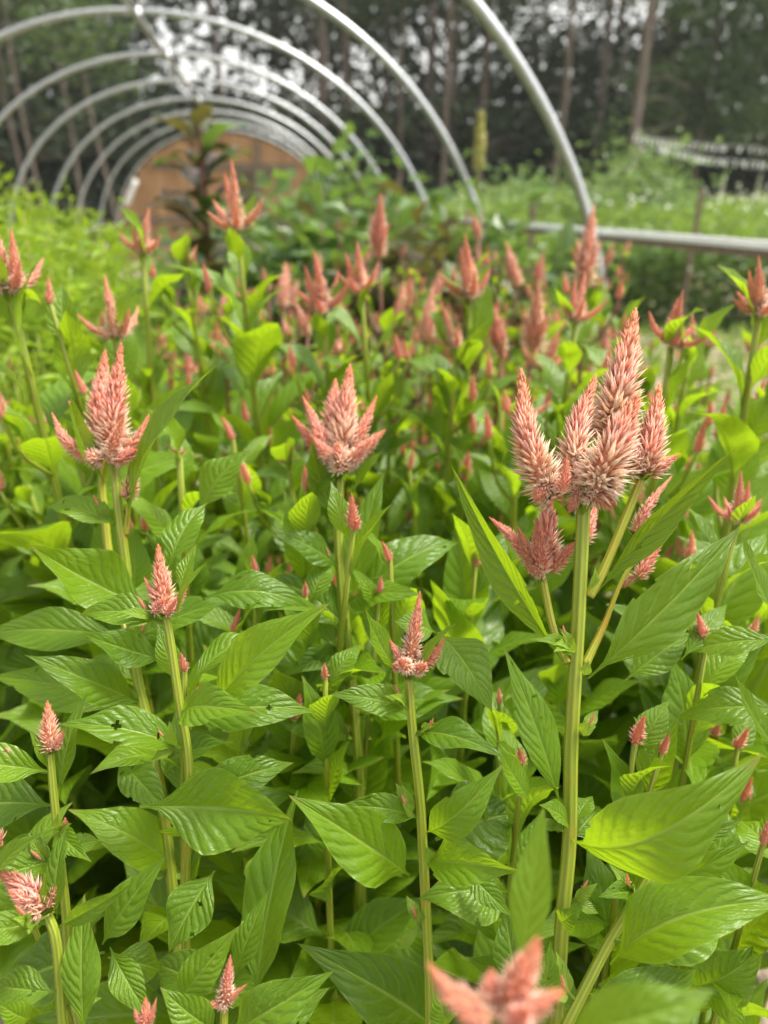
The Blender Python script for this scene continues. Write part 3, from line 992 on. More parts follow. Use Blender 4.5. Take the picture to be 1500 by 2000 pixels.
# ------------------------------------------------------------------ field beyond the rail
ls = ['pale green bush mound beyond the rail, highest one left of the white tags', 'pale green bush mound beyond the rail, behind the near hoop leg',
      'low pale green bush left of the near hoop, beyond the rail', 'pale green bush beyond the rail at the far end of the mound', 'round pale bush between the yellow spike and the near hoop']
for (u, v, y, r, h), l in zip([(1262, 300, 9.2, .85, 1.74), (1150, 330, 8.9, .95, 1.54), (1040, 350, 9.2, .95, 1.40), (1330, 345, 9.8, .55, 1.42), (985, 345, 8.6, .8, 1.42)], ls):
    p = WY(u, v, y)
    bush('pale_bush', (p.x, p.y, 0), r, h, 1800, .11, 'palebush', l, 'bush', 'pale bushes beyond the rail', aspect=.5, stems=10, tone=(.1, 1))

def field():
    mb = MB()
    n = 40000
    X = rng.uniform(1.7, 17, n)
    Y = 6.2 + 8.5 * rng.uniform(0, 1, n) ** 1.3 + .15 * np.sin(X * 2.3)
    top = .80 + .25 * np.clip((Y - 6.3) / 1.3, 0, 1) + .06 * np.sin(X * 2.1 + 1) * np.sin(Y * 1.7) + rng.normal(0, .05, n)
    z = top * (1 - rng.uniform(0, 1, n) ** 2.0 * .98)
    P = np.stack([X, Y, np.maximum(z, .02)], 1)
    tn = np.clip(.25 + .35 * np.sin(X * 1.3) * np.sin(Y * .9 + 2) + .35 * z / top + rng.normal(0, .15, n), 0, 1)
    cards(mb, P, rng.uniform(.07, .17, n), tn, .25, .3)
    me_ = MB()  # crop's front side, its shade put into darker leaf colour and tone
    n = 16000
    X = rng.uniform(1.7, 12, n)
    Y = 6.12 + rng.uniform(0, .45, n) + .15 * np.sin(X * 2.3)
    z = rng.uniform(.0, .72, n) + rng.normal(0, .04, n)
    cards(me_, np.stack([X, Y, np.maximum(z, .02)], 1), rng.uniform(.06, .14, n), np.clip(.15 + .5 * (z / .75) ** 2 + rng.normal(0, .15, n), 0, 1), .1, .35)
    o = kind(obj('shaded_crop_edge', me_.mesh('shaded_crop_edge', M['bushleaf'], smooth=False)), 'stuff')
    o['label'] = 'leafy field crop edge below the rail, side shade painted as darker leaves'
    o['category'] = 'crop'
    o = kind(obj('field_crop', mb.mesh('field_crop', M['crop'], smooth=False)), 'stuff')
    o['label'] = 'light green field crop beyond the rail'
    o['category'] = 'crop'
    mb = MB()
    n = 1100
    k = rng.integers(0, 60, n)
    cx, cy_ = rng.uniform(2.6, 14, 60), rng.uniform(6.4, 13, 60)
    P = np.stack([cx[k] + rng.normal(0, .22, n), cy_[k] + rng.normal(0, .22, n), .84 + .25 * np.clip((cy_[k] - 6.3) / 1.3, 0, 1) + rng.normal(0, .05, n)], 1)
    cards(mb, P, rng.uniform(.03, .06, len(P)), .5, .8, .95)
    P2 = np.stack([rng.uniform(2.2, 6, 26), rng.uniform(6.0, 6.15, 26), rng.uniform(.15, .72, 26)], 1)
    cards(mb, P2, .05, .5, .4, .95)
    o = kind(obj('white_field_flowers', mb.mesh('white_field_flowers', M['petal'], smooth=False)), 'stuff')
    o['label'] = 'small white flowers scattered over the field crop'
    o['category'] = 'flowers'
field()

def grass_strip():
    mb = MB()
    n = 16000
    X = np.concatenate([rng.uniform(1.35, 6.5, n // 2), rng.uniform(-2.6, -.4, n // 2)])
    Y = np.concatenate([rng.uniform(1.2, 6.3, n // 2), rng.uniform(2.4, 9, n // 2)])
    P = np.stack([X, Y, rng.uniform(0, .09, n)], 1)
    cards(mb, P, rng.uniform(.05, .13, n), rng.uniform(0, 1, n), .1, .16)
    o = kind(obj('path_grass', mb.mesh('path_grass', M['crop'], smooth=False)), 'stuff')
    o['label'] = 'thin grass and straw along the path'
    o['category'] = 'grass'
grass_strip()

# tall white flower spikes at the far right of the field
for i, (u, v0, v1, y) in enumerate([(1408, 384, 338, 7.5), (1440, 384, 352, 7.8), (1476, 384, 340, 7.5), (1497, 384, 356, 8)]):
    a, b = WY(u, v0, y), WY(u, v1, y)
    t = thing('white_spike_flower', (a.x, a.y, 0), ['white flower spike with a green tip, leftmost of the row at the right edge', 'thin greyish flower spike, second in the row at the right edge',
              'tall green-tipped white flower spike, third in the row at the right edge', 'white flower spike cut by the right edge of the picture'][i], 'flower', 'flower spikes in the field')
    m = MB()
    tube(m, [(0, 0, -.05), (.01, 0, a.z), (0, 0, b.z)], [.005, .003], 6)
    obj('stem', m.mesh('stalk', M['stem']), t)
    m = MB()
    zz = rng.uniform(a.z - .05, b.z - .03, 16)
    an = rng.uniform(0, 6.28, 16)
    rd = .022 * np.clip((b.z + .05 - zz) / (b.z - a.z + .15), .1, 1)
    cards(m, np.stack([rd * np.cos(an), rd * np.sin(an), zz], 1), .035, .5, .4, .9)
    obj('flower_spike', m.mesh('white_spike', M['petal'], smooth=False), t)

# field stakes
for (u, v, y, l) in ((1370, 380, 6.2, 'thin brown stake standing in the field crop at the right'), (1042, 400, 5.2, 'thin dark stake in the crop left of the near hoop leg')):
    p = WY(u, v, y)
    m = MB()
    box(m, (0, 0, p.z / 2), (.035, .035, p.z + .1))
    o = tag(obj('field_stake', m.mesh('field_stake', M['oldwood'], smooth=False), None, (p.x, p.y, 0)), l, 'stake', 'field stakes')

# strings of white tags
tag_me = None
for i, (pts, n, y, l) in enumerate((([(1240, 262), (1300, 274), (1380, 281), (1520, 290)], 36, 10.5, 'upper string of small white tags sagging across the dark wood'),
                                   ([(1285, 283), (1340, 298), (1400, 310), (1520, 318)], 38, 10.0, 'lower string of small white tags sagging across the dark wood'))):
    C = bez([WY(u, v, y) for u, v in pts], 60)
    o0 = tuple(C[0])
    t = thing('tag_string', o0, l, 'string of tags', 'strings of white tags')
    m = MB()
    tube(m, C[::6], [.006], 6)
    obj('cord', m.mesh('cord', M['cord'], origin=o0), t)
    if tag_me is None:
        m = MB()
        V = [(-.010, 0, 0), (.010, 0, 0), (.015, .006, -.04), (.013, .0, -.078), (-.013, 0, -.078), (-.015, .006, -.04)]
        Vb = [(a, b + .006, c) for a, b, c in V]
        m.add(V + Vb, [(0, 1, 2, 5), (5, 2, 3, 4), (6, 11, 8, 7), (11, 10, 9, 8)] + [(k, (k + 1) % 6, (k + 1) % 6 + 6, k + 6) for k in range(6)])
        tag_me = m.mesh('white_tag', M['white'], smooth=False)
    for k in range(n):
        if rng.uniform() < .12:
            continue
        q = C[int(k / n * 59)] + (C[1] - C[0]) * rng.uniform(0, .6)
        o = obj('tag', tag_me, t, tuple(q - C[0] + (0, 0, -.004)))
        o.rotation_euler = (rng.normal(0, .15), rng.normal(0, .2), rng.uniform(-.8, .8))

# ------------------------------------------------------------------ hazy air over the clearing
m, nt, out = new_mat('hazy_air')
pv = nt.nodes.new('ShaderNodeVolumePrincipled')
pv.inputs['Color'].default_value = (.93, .95, .97, 1)
pv.inputs['Density'].default_value = 0.0011
pv.inputs['Anisotropy'].default_value = 0.2
nt.links.new(pv.outputs[0], out.inputs['Volume'])
mb = MB()
box(mb, (5, 18, 6.0), (110, 60, 15.0))
hz_ = kind(obj('haze', mb.mesh('haze', m, smooth=False)), 'stuff')
hz_['label'] = 'thin pale haze hanging in the clearing'
hz_['category'] = 'haze'
# ================================================================== celosia plants
def variant(seed, H=.95, hkind='star', nleaf=20, lscale=1.0, branches=4, red=False, hs=1.0, spread=1.0):
    """shared meshes of one plant, its foot at the origin"""
    r = np.random.default_rng(seed)
    st, fo = MB(), MB()
    bendx, bendy = r.normal(0, .02, 2)
    def axis(z):
        k = z / H
        return np.array((bendx * k * k * 2, bendy * math.sin(k * 2.4), z))
    tube(st, [axis(z) if z > 0 else (0, 0, -.25) for z in (-.25, .0001, H * .33, H * .66, H)], [.0062, .006, .005, .0034] if hkind != 'bud' else [.005, .0046, .0036, .0022], 8, samples=14)
    heads = [(hkind, axis(H), hs, r.uniform(0, 6.28), (r.normal(0, .2), r.normal(0, .2)))]
    zs = np.linspace(.14, H - .012, nleaf)
    for i, z in enumerate(zs):
        k = z / H
        a = i * 2.399 + r.uniform(-.4, .4)
        d = np.array((math.cos(a), math.sin(a), 0))
        L = np.interp(k, [0, .35, .7, .9, 1], [.10, .15, .125, .085, .052]) * r.uniform(.8, 1.2) * lscale
        el = math.radians(np.interp(k, [0, .5, .85, 1], [15, 30, 48, 62]) + r.normal(0, 13))
        b = axis(z) + d * .003
        tdir = d * math.cos(el) * spread + np.array((0, 0, math.sin(el)))
        Tp = b + tdir * L
        N = np.array((0, 0, 1.0)) - d * .35 + r.normal(0, .22, 3)
        leaf_geo(fo, b, Tp, L * r.uniform(.36, .50), N, bend=r.uniform(.04, .2), fold=r.uniform(8, 34), curl=r.uniform(0, .25), wave=r.uniform(.02, .09),
                 twist=r.normal(0, .5), nv=10, nu=4, tone=float(np.clip(.25 + .45 * k + r.normal(0, .2), 0, 1)))
    for i in range(branches):
        z = H * r.uniform(.55, .9)
        a = r.uniform(0, 6.28)
        d = np.array((math.cos(a), math.sin(a), 0))
        L = r.uniform(.05, .13)
        b = axis(z)
        e = b + d * L * .5 + (0, 0, L * .9)
        tube(st, [b, b + d * L * .35 + (0, 0, L * .4), e], [.0026, .0018], 6, samples=6)
        heads.append(('bud', e, r.uniform(.7, 1.15), r.uniform(0, 6.28), (d[1] * -.2, d[0] * .2)))
        for q in range(2):
            aa = a + r.uniform(-1.5, 1.5)
            dd = np.array((math.cos(aa), math.sin(aa), 0))
            l = r.uniform(.03, .055)
            leaf_geo(fo, b + (e - b) * .6, b + (e - b) * .6 + dd * l * .6 + (0, 0, l * .8), l * .36, dd * -.5 + (0, 0, 1), nv=8, nu=4, tone=.55)
    return dict(stem=st.mesh('celosia_stem', M['redstem' if red else 'stem']), foliage=fo.mesh('celosia_foliage', M['leaf']), heads=heads, top=axis(H), H=H)

def place(var, loc, rz, label, group=None, heads=None, scale=1.0, head_scale=1.0, lift=0.0, hkind=None):
    t = thing('celosia_plant', loc, label, 'celosia', group, rz)
    t.scale = (scale,) * 3
    obj('stem', var['stem'], t)
    obj('foliage', var['foliage'], t)
    hv = var['heads'] if heads is None else heads
    for i, (k, p, s_, a, tilt) in enumerate(hv):
        if i == 0 and hkind:
            k = hkind
        if k is None:
            continue
        me = HEADS[k][int(rng.integers(len(HEADS[k])))]
        o = obj('flower_head', me, t, tuple(p))
        q = (head_scale if i == 0 else 1.0) * s_ / (scale if i == 0 else 1.0)
        o.scale = (q, q, q)
        o.rotation_euler = (tilt[0], tilt[1], a)
    return t

VAR = [variant(31 + i, H=h, hkind=k, nleaf=n, branches=b, lscale=1.22) for i, (h, k, n, b) in enumerate(
    [(.95, 'star', 25, 4), (.95, 'crown', 26, 3), (.92, 'pair', 23, 5), (.98, 'star', 26, 4), (.90, 'crown', 24, 5), (.95, 'pair', 26, 3)])]
VRED = [variant(61 + i, H=.97, hkind='plume', nleaf=14, branches=5, red=True, lscale=.8) for i in range(3)]
VBUD = [variant(81 + i, H=.85, hkind='bud', nleaf=19, branches=0, lscale=.92, hs=1.0) for i in range(3)]
VLEAF = [variant(91 + i, H=h, hkind='bud', nleaf=24, branches=0, lscale=1.3) for i, h in enumerate((.72, .66, .78))]

# ------------------------------------------------------------------ single plants of the middle distance: head foot and top in the photo, depth
PL = 'celosia plants in the bed'
MID = [
    # u, v_foot, v_top, depth, head kind, variant list, label
    (462, 440, 335, .95, 'star', VAR, 'tall celosia whose three-pointed pink head stands against the cedar end wall'),
    (278, 490, 415, 1.0, 'star', VAR, 'celosia with a small ragged pink head below the left edge of the cedar wall'),
    (362, 512, 462, 1.1, 'pair', VAR, 'small blurred celosia head under the foot of the cedar wall'),
    (18, 565, 440, .68, 'crown', VAR, 'celosia with a large double pink head at the left edge against the feathery hedge'),
    (98, 592, 545, .70, 'bud', VBUD, 'small single pink bud right beside the large double head at the left edge'),
    (226, 655, 550, .76, 'pair', VAR, 'celosia with a tall spike and one long right arm'),
    (632, 600, 500, .98, 'crown', VAR, 'celosia with a broad orange-topped head in the middle of the back row'),
    (705, 565, 480, .98, 'star', VAR, 'slender celosia with a short three-pointed head right of the orange-topped one'),
    (738, 500, 395, 1.35, 'plume', VRED, 'tall feathery pink plume standing before the dark bushes'),
    (918, 575, 470, 1.0, 'star', VAR, 'celosia with a pointed red-tipped head right of centre in the back row'),
    (890, 672, 590, 1.0, 'pair', VAR, 'small pink celosia head directly below the red-tipped one'),
    (935, 465, 420, 1.6, 'plume', VRED, 'small far pink plume under the yellow flower spike'),
    (1125, 622, 540, .92, 'crown', VAR, 'celosia with a wide low cluster of pink points below the coral plume'),
    (1138, 560, 425, 1.2, 'plume', VRED, 'tall coral plume in front of the near hoop leg'),
    (1312, 668, 575, .80, 'star', VAR, 'celosia with a broad crown and one tall central spike before the dark crop'),
    (1352, 668, 615, .9, 'pair', VAR, 'pale pink celosia half hidden behind the broad crown at the right'),
    (1484, 605, 510, .74, 'star', VAR, 'celosia with a pale crown head at the right edge of the picture'),
    (1478, 785, 740, .95, 'bud', VBUD, 'small pink bud at the right edge beneath the pale crown head'),
    (1440, 1015, 925, .60, 'star', VAR, 'small sharp-pointed celosia head at the right behind the big leaf'),
    (1215, 660, 615, 1.0, 'star', VAR, 'orange-tinged celosia peeping out behind the tallest hero spike'),
    (1012, 812, 730, .86, 'star', VAR, 'spidery orange celosia head behind the left hero spike'),
    (550, 600, 520, 1.4, 'plume', VRED, 'pale feathery plume left of the orange-topped head'),
    (478, 580, 545, 1.15, 'pair', VAR, 'blurred pair of pink tips behind the stem of the tallest celosia'),
    (600, 655, 590, 1.3, 'plume', VRED, 'dull pink plume low behind the orange-topped head'),
    (978, 690, 590, 1.25, 'plume', VRED, 'dusky rose plume in the middle of the dark-stemmed group'),
    (1042, 690, 560, 1.3, 'plume', VRED, 'tall straw-pink plume on a red stem left of the coral plume'),
    (830, 670, 570, 1.5, 'plume', VRED, 'feathery pink plume at the centre of the dark-stemmed group'),
    (1010, 560, 480, 1.7, 'plume', VRED, 'far rose plume leaning before the dark bush'),
    (1045, 560, 500, 1.75, 'plume', VRED, 'far reddish plume just left of the coral plume'),
    (780, 640, 560, 1.7, 'plume', VRED, 'faint pink plume left of centre in the dark-stemmed group'),
    (660, 690, 640, 1.2, 'pair', VAR, 'blurred pink head low between two bright green stems'),
    (598, 955, 905, .62, 'bud', VBUD, 'smooth pink bud just left of the central head'),
    (690, 1032, 960, .56, 'bud', VBUD, 'tall pink bud close beneath the central head'),
    (762, 1095, 1050, .60, 'bud', VBUD, 'reddish bud right of the central stem'),
    (596, 1165, 1130, .60, 'bud', VBUD, 'little red bud left of the central stem'),
    (500, 1118, 1080, .62, 'bud', VBUD, 'little orange bud between the left plant and the central stem'),
    (455, 858, 812, .85, 'bud', VBUD, 'orange bud right of the long upright leaf at the left'),
    (350, 885, 850, .70, 'pair', VAR, 'pale pink head half hidden behind the long upright leaf'),
    (565, 900, 860, .80, 'pair', VAR, 'blurred pale pink head left of the central head'),
    (908, 935, 870, .95, 'bud', VBUD, 'blurred orange bud between the central head and the hero stem'),
    (800, 915, 875, .95, 'bud', VBUD, 'blurred small bud right of the central head'),
    (740, 1165, 1120, .60, 'bud', VBUD, 'orange bud above the small sharp three-pointed head'),
    (455, 1235, 1185, .55, 'bud', VBUD, 'rosy bud behind the folded leaf at the left of centre'),
    (635, 1325, 1285, .56, 'bud', VBUD, 'thin orange bud low on a yellow stalk at the centre'),
    (976, 1372, 1340, .56, 'bud', VBUD, 'green-orange bud left of the hero stem'),
    (1020, 1490, 1440, .50, 'bud', VBUD, 'tiny rosy bud behind the small bright leaf beside the hero stem'),
    (1240, 1450, 1375, .49, 'bud', VBUD, 'salmon bud with a tight scaly head right of the hero stem'),
    (1292, 1470, 1420, .50, 'bud', VBUD, 'pinkish bud peeping over the big arching leaf'),
    (1378, 1265, 1190, .53, 'bud', VBUD, 'salmon bud leaning right above the arching leaf'),
    (1440, 1460, 1405, .58, 'bud', VBUD, 'blurred salmon bud near the right edge beneath the tilted leaf'),
    (1445, 1565, 1500, .62, 'bud', VBUD, 'blurred orange bud behind the tip of the big arching leaf'),
    (1490, 1650, 1590, .48, 'bud', VBUD, 'bright pink tuft cut by the right edge of the picture'),
    (1330, 1625, 1580, .50, 'bud', VBUD, 'salmon bud between two narrow leaves below the arching leaf'),
    (360, 1310, 1265, .50, 'bud', VBUD, 'orange-green bud beside the curved left stalk'),
    (0, 1650, 1560, .50, 'bud', VBUD, 'pale pink tuft cut by the left edge of the picture'),
    (880, 760, 700, 1.1, 'bud', VBUD, 'small orange bud in the gap left of the spidery head'),
    (1160, 560, 520, 1.3, 'pair', VAR, 'small coral head behind the near hoop leg'),
]
TOPLEN = dict(star=.07, crown=.07, pair=.07, plume=.085, bud=.034)
for i, (u, vf, vt, d, hk, vl, lab) in enumerate(MID):
    var = vl[i % len(vl)]
    P = W(u, vf, d)
    sc = (vf - vt) * d / F_PX / TOPLEN[hk] * 1.06
    rz = rng.uniform(0, 6.28)
    ss = P.z / var['H']
    s2 = min(max(ss, .86), 1.1)
    top = var['top'] * s2
    off = Matrix.Rotation(rz, 3, 'Z') @ Vector(top)
    hd = list(var['heads'])
    if d < .6:
        hd = hd[:1] if vl is VBUD else hd
    place(var, (P.x - off.x, P.y - off.y, P.z - off.z), rz, lab, PL, heads=hd, scale=s2, head_scale=sc, hkind=hk)

# ------------------------------------------------------------------ fillers: the rest of the bed
taken = []
def free(x, y, m):
    for a, b in taken:
        if (a - x) ** 2 + (b - y) ** 2 < m * m:
            return False
    taken.append((x, y))
    return True

def to_px(p):
    q = Vector(p) - CAM
    d = q.dot(_fw)
    return 750 + q.dot(_rt) / d * F_PX, 1000 - q.dot(_up) / d * F_PX, d

nf = 0
for k in range(4000):
    x, y = rng.uniform(-.85, 1.12), rng.uniform(.42, 2.75)
    hf = x * math.sin(YAW) + y * math.cos(YAW)
    lat = x * math.cos(YAW) - y * math.sin(YAW)
    if abs(lat) > .62 * hf + .16 or hf < .55:
        continue
    if x < -.62 + .05 * math.sin(y * 4) and y < 1.6:
        continue
    if x < -.35 and y > 1.9:
        continue
    if not free(x, y, .08 if hf < .85 else .12 if hf < 1.3 else .15):
        continue
    bare = rng.uniform() < .45
    red = hf > 1.25 and x > -.15 and rng.uniform() < .5
    if hf < .85:
        var = VLEAF[nf % 3]
        sc = rng.uniform(.92, 1.12)
    elif red:
        var = VRED[nf % 3]
        sc = rng.uniform(.84, 1.0)
    else:
        var = VAR[nf % 6]
        sc = rng.uniform(.78, .93)
    if hf < .85:
        lab, gp = 'low leafy celosia with at most a small bud, filling the shade between the nearer stems', 'low leafy celosia between the stems'
        hd = None
    elif red:
        lab, gp = 'red-stemmed celosia with a feathery plume in the blurred rear crowd', 'red-stemmed celosia at the rear'
        hd = None
    else:
        lab, gp = 'green-stemmed celosia in the blurred crowd filling the middle of the bed', 'celosia crowd in the middle of the bed'
        hd = None if hf > 1.1 else [h for h in var['heads'][1:3]]
    hs = rng.uniform(.55, .9) if hf > .85 else .8
    if bare and hf > .85:
        hd = [('bud',) + tuple(var['heads'][0][1:])] + list(var['heads'][1:])
        lab, gp = 'leafy celosia showing only young buds in the blurred crowd of the bed', 'young budding celosia in the bed'
    place(var, (x, y, rng.uniform(-.03, .01)), rng.uniform(0, 6.28), lab, gp, heads=hd, scale=sc, head_scale=hs * rng.uniform(.75, 1.15))
    nf += 1
    if nf > 290:
        break
print('fillers', nf)

# ------------------------------------------------------------------ hero plants in focus
TOCAM = np.array(_fw) * -1

class Hero:
    def __init__(s, label, group=None, d=.46):
        s.label, s.d, s.group = label, d, group
        s.t = None
    def stem(s, pts, r0, r1, ground=True, name='stem'):
        P = [W(*p) if len(p) == 3 else W(p[0], p[1], s.d) for p in pts]
        if s.t is None:
            last, prev = P[-1], P[-2]
            foot = Vector((last.x + .02 * rng.normal(), last.y + .03 + .02 * rng.normal(), 0))
            s.o = foot
            s.t = thing('celosia_plant', tuple(foot), s.label, 'celosia', s.group)
        m = MB()
        if ground:
            n = len(P)
            tg = (P[-1] - P[-2]).normalized()
            q = P[-1] + tg * .05 + Vector((0, .004, -.02))
            q2 = q + tg * .05 + Vector((0, .012, -.05))
            P = P + [q, q2, q2 + Vector((0, .015, -.12)), q2 + Vector((0, .02, -.25)), Vector((q2.x, q2.y + .02, -.05))]
        r0, r1 = r0 * .86, r1 * .80
        tube(m, P, [r0, r1, r1], 14, samples=8 * len(P))
        obj(name, m.mesh('celosia_' + name, M['stem' if name == 'stem' else 'branch'], origin=tuple(s.o)), s.t)
    def shoots(s, pts, n=4, leaves=2, size=.06):
        # little axil shoots with a coloured bud and a few leaves at the nodes of the stem
        for i in range(n):
            k = (i + rng.uniform(.1, .9)) / n * (len(pts) - 1)
            a_, b_ = pts[int(k)], pts[int(k) + 1]
            f = k - int(k)
            P = W(*[a_[q] * (1 - f) + b_[q] * f for q in range(3)])
            sd = 1 if i % 2 else -1
            d = unit(np.array(_rt) * sd + np.array(_fh) * rng.uniform(-.9, .2) + (0, 0, rng.uniform(.3, 1.1)))
            l = rng.uniform(.010, .022)
            m = MB()
            P = np.array(P)
            tube(m, [P, P + d * l * .5, P + d * l + (0, 0, l * .4)], [.0016, .0011], 6, samples=5)
            for q in range(3):
                d2 = unit(d + rng.normal(0, .6, 3) + (0, 0, .4))
                leaf_geo(m, P + d * l * .6, P + d * l * .6 + d2 * rng.uniform(.012, .026), .009, (0, 0, 1) - np.array(_fh) * .6, nv=8, nu=4, tone=rng.uniform(.3, .9), fold=24)
            obj('side_shoot', m.mesh('side_shoot', M['bract'], origin=tuple(s.o)), s.t)
            m = MB()
            e = P + d * l + (0, 0, l * .4)
            spike_geo(m, e, e + d * .004 + (0, 0, .009), .005, count=26, open_=0, pink=0)
            obj('bud', m.mesh('young_bud', M['flower'], origin=tuple(s.o)), s.t)
            if i < leaves:
                d3 = unit(d * (1, 1, .25) + (0, 0, rng.uniform(-.1, .5)))
                L = size * rng.uniform(.75, 1.25)
                m = MB()
                leaf_geo(m, P, P + d3 * L, L * rng.uniform(.34, .44), (0, 0, 1) - np.array(_fh) * rng.uniform(.2, .8), bend=rng.uniform(.05, .22), fold=rng.uniform(12, 32), curl=.15,
                         wave=.06, twist=rng.normal(0, .5), nv=40, nu=12, tone=rng.uniform(.2, .75), quilt=.025)
                obj('leaf', m.mesh('celosia_leaf', M['leaf'], origin=tuple(s.o)), s.t)
    def branch(s, pts, r0, r1):
        s.stem(pts, r0, r1, ground=False, name='side_branch')
    def head(s, spikes, foot=None):
        # a receptacle with green bracts carrying each spike
        b = spikes[0]
        f = W(*(foot or (b[0], b[1] + 10, b[2])))
        m = MB()
        up = np.array((0, 0, 1.0))
        rr = b[6] * b[2] / F_PX * .26
        for i in range(7):
            a = i * 2.4
            d = np.array((math.cos(a), math.sin(a), 0))
            leaf_geo(m, np.array(f) - up * .004, np.array(f) + d * rr * 1.3 + up * rr * 1.1, rr * .7, -d + up * .3, nv=6, nu=4, tone=.8, fold=10)
        h = obj('flower_head', m.mesh('head_bracts', M['bract'], origin=tuple(s.o)), s.t)
        for sp in spikes:
            bu, bv, bd, tu, tv, td, w = sp[:7]
            op = sp[7] if len(sp) > 7 else .5
            pk = sp[8] if len(sp) > 8 else .35
            ctrl = W(*sp[9]) if len(sp) > 9 else None
            m = MB()
            spike_geo(m, W(bu, bv, bd), W(tu, tv, td), w * .86 * (bd + td) / 2 / F_PX, ctrl=ctrl, open_=op, pink=pk)
            obj('flower_spike', m.mesh('flower_spike', M['flower'], origin=tuple(s.o)), h)
    def leaf(s, b, t, w, roll=0, bend=.1, fold=18, curl=.12, wave=.05, twist=0, tone=.5, up=.8, cam_=.55, sweep=0, mat='leaf', quilt=.022, droop=0, far=False):
        B, T = W(*b), W(*t)
        n = np.array((0, 0, up)) + TOCAM * cam_
        ax = unit(np.array(T) - np.array(B))
        n = unit(n - ax * n.dot(ax))
        a = math.radians(roll)
        n = n * math.cos(a) + np.cross(ax, n) * math.sin(a)
        m = MB()
        big = not far
        leaf_geo(m, B, T, w * (b[2] + t[2]) / 2 / F_PX * .84, n, bend, fold, curl, wave, twist, nv=60 if big else 16, nu=18 if big else 6, tone=tone,
                 quilt=quilt if big else 0, sweep=sweep, droop=droop)
        obj('leaf', m.mesh('celosia_leaf', M[mat], origin=tuple(s.o)), s.t)

# --- A: the big sharp one at the right
a = Hero('tall sharp celosia, big many-spiked pink head on a thick stem, right of centre', PL)
a.stem([(1140, 985, .46), (1130, 1200, .462), (1116, 1450, .465), (1112, 1640, .47), (1098, 1800, .475), (1085, 2000, .49)], .0052, .0064)
a.shoots([(1140, 985, .46), (1130, 1200, .462), (1116, 1450, .465), (1112, 1640, .47), (1098, 1800, .475), (1085, 2000, .49)][1:], 5, 1, 0.05)
a.branch([(1150, 1165, .462), (1180, 1110, .462), (1222, 1010, .465), (1252, 935, .468)], .0040, .0036)
a.branch([(1142, 1300, .463), (1180, 1220, .47), (1222, 1120, .475), (1285, 1050, .478)], .0036, .0020)
a.branch([(1108, 1295, .46), (1080, 1225, .475), (1060, 1130, .485)], .0030, .0032)
a.head([
    (1190, 850, .478, 1240, 612, .478, 122, .75, .65),
    (1080, 975, .455, 1018, 728, .455, 108, .85, .65, (1030, 860, .452)),
    (1120, 940, .465, 1162, 738, .47, 98, .9, .75, (1128, 840, .468)),
    (1160, 955, .442, 1245, 775, .432, 128, 1.0, .6),
    (1215, 930, .47, 1226, 800, .472, 100, .8, .5),
    (1100, 960, .44, 1107, 890, .436, 40, .2, .1),
    (1075, 940, .45, 1045, 975, .44, 56, 1.0, .4),
    (1150, 965, .445, 1200, 985, .435, 66, 1.0, .3),
    (1130, 955, .45, 1112, 1000, .445, 50, 1.0, .5),
], foot=(1142, 990, .46))
a.head([(1262, 930, .47, 1287, 757, .47, 96, .5, .7), (1270, 925, .466, 1325, 888, .462, 44, .2, .3), (1250, 920, .466, 1232, 850, .466, 50, .6, .5)], foot=(1254, 938, .468))
a.head([(1240, 1040, .50, 1312, 930, .505, 40, .5, .85, (1268, 985, .5))], foot=(1236, 1045, .5))
a.head([(1055, 1125, .485, 1048, 1015, .478, 58, .35, .15), (1066, 1110, .50, 1072, 960, .505, 84, .8, .5), (1040, 1100, .495, 958, 1012, .50, 48, .6, .7, (1000, 1050, .49)),
        (1075, 1115, .49, 1125, 1058, .485, 50, .4, .2), (1040, 1105, .488, 1012, 1030, .485, 44, .3, .1), (1140, 1060, .52, 1165, 985, .53, 46, .5, .6), (1060, 1120, .48, 1030, 1110, .475, 40, .9, .5)], foot=(1056, 1135, .485))
a.head([(1245, 1130, .50, 1293, 1058, .50, 44, .3, .4), (1238, 1125, .50, 1210, 1150, .50, 30, .6, .6)], foot=(1240, 1130, .5))
a.leaf((1098, 1290, .46), (881, 906, .455), 95, roll=-62, bend=.07, fold=34, tone=.42, sweep=.02, wave=.04)
a.leaf((1160, 1165, .462), (1436, 876, .44), 90, roll=48, bend=-.05, fold=36, tone=.3, wave=.05)
a.leaf((1148, 1325, .463), (1443, 1029, .47), 138, roll=25, bend=.08, fold=16, tone=.55, quilt=.03, curl=.2, wave=.08)
a.leaf((1118, 1640, .465), (1490, 1470, .40), 205, roll=35, bend=.28, fold=18, tone=.5, curl=.25, wave=.05)
a.leaf((1112, 1615, .465), (1052, 1572, .45), 72, roll=20, bend=.1, fold=20, tone=.55)
a.leaf((1122, 1610, .468), (1158, 1555, .485), 60, roll=-30, bend=.1, fold=20, tone=.75)
a.leaf((1115, 1640, .475), (1172, 1575, .50), 90, roll=0, bend=.1, fold=15, tone=.6)
a.leaf((1095, 1800, .472), (1140, 1770, .455), 54, roll=10, bend=.2, fold=20, tone=.55)
a.leaf((1110, 1275, .46), (1122, 1245, .45), 30, roll=0, bend=.1, tone=.95, mat='bract')
a.leaf((1152, 1155, .46), (1163, 1105, .455), 24, roll=30, bend=.1, tone=.95, mat='bract')
a.leaf((1140, 1320, .46), (1150, 1290, .455), 28, roll=0, bend=.1, tone=.95, mat='bract')
a.leaf((1135, 1010, .458), (1165, 960, .44), 26, roll=0, bend=.05, tone=.4)
a.leaf((1095, 1575, .50), (984, 1265, .53), 96, roll=5, bend=.06, fold=12, tone=.75, quilt=.03)

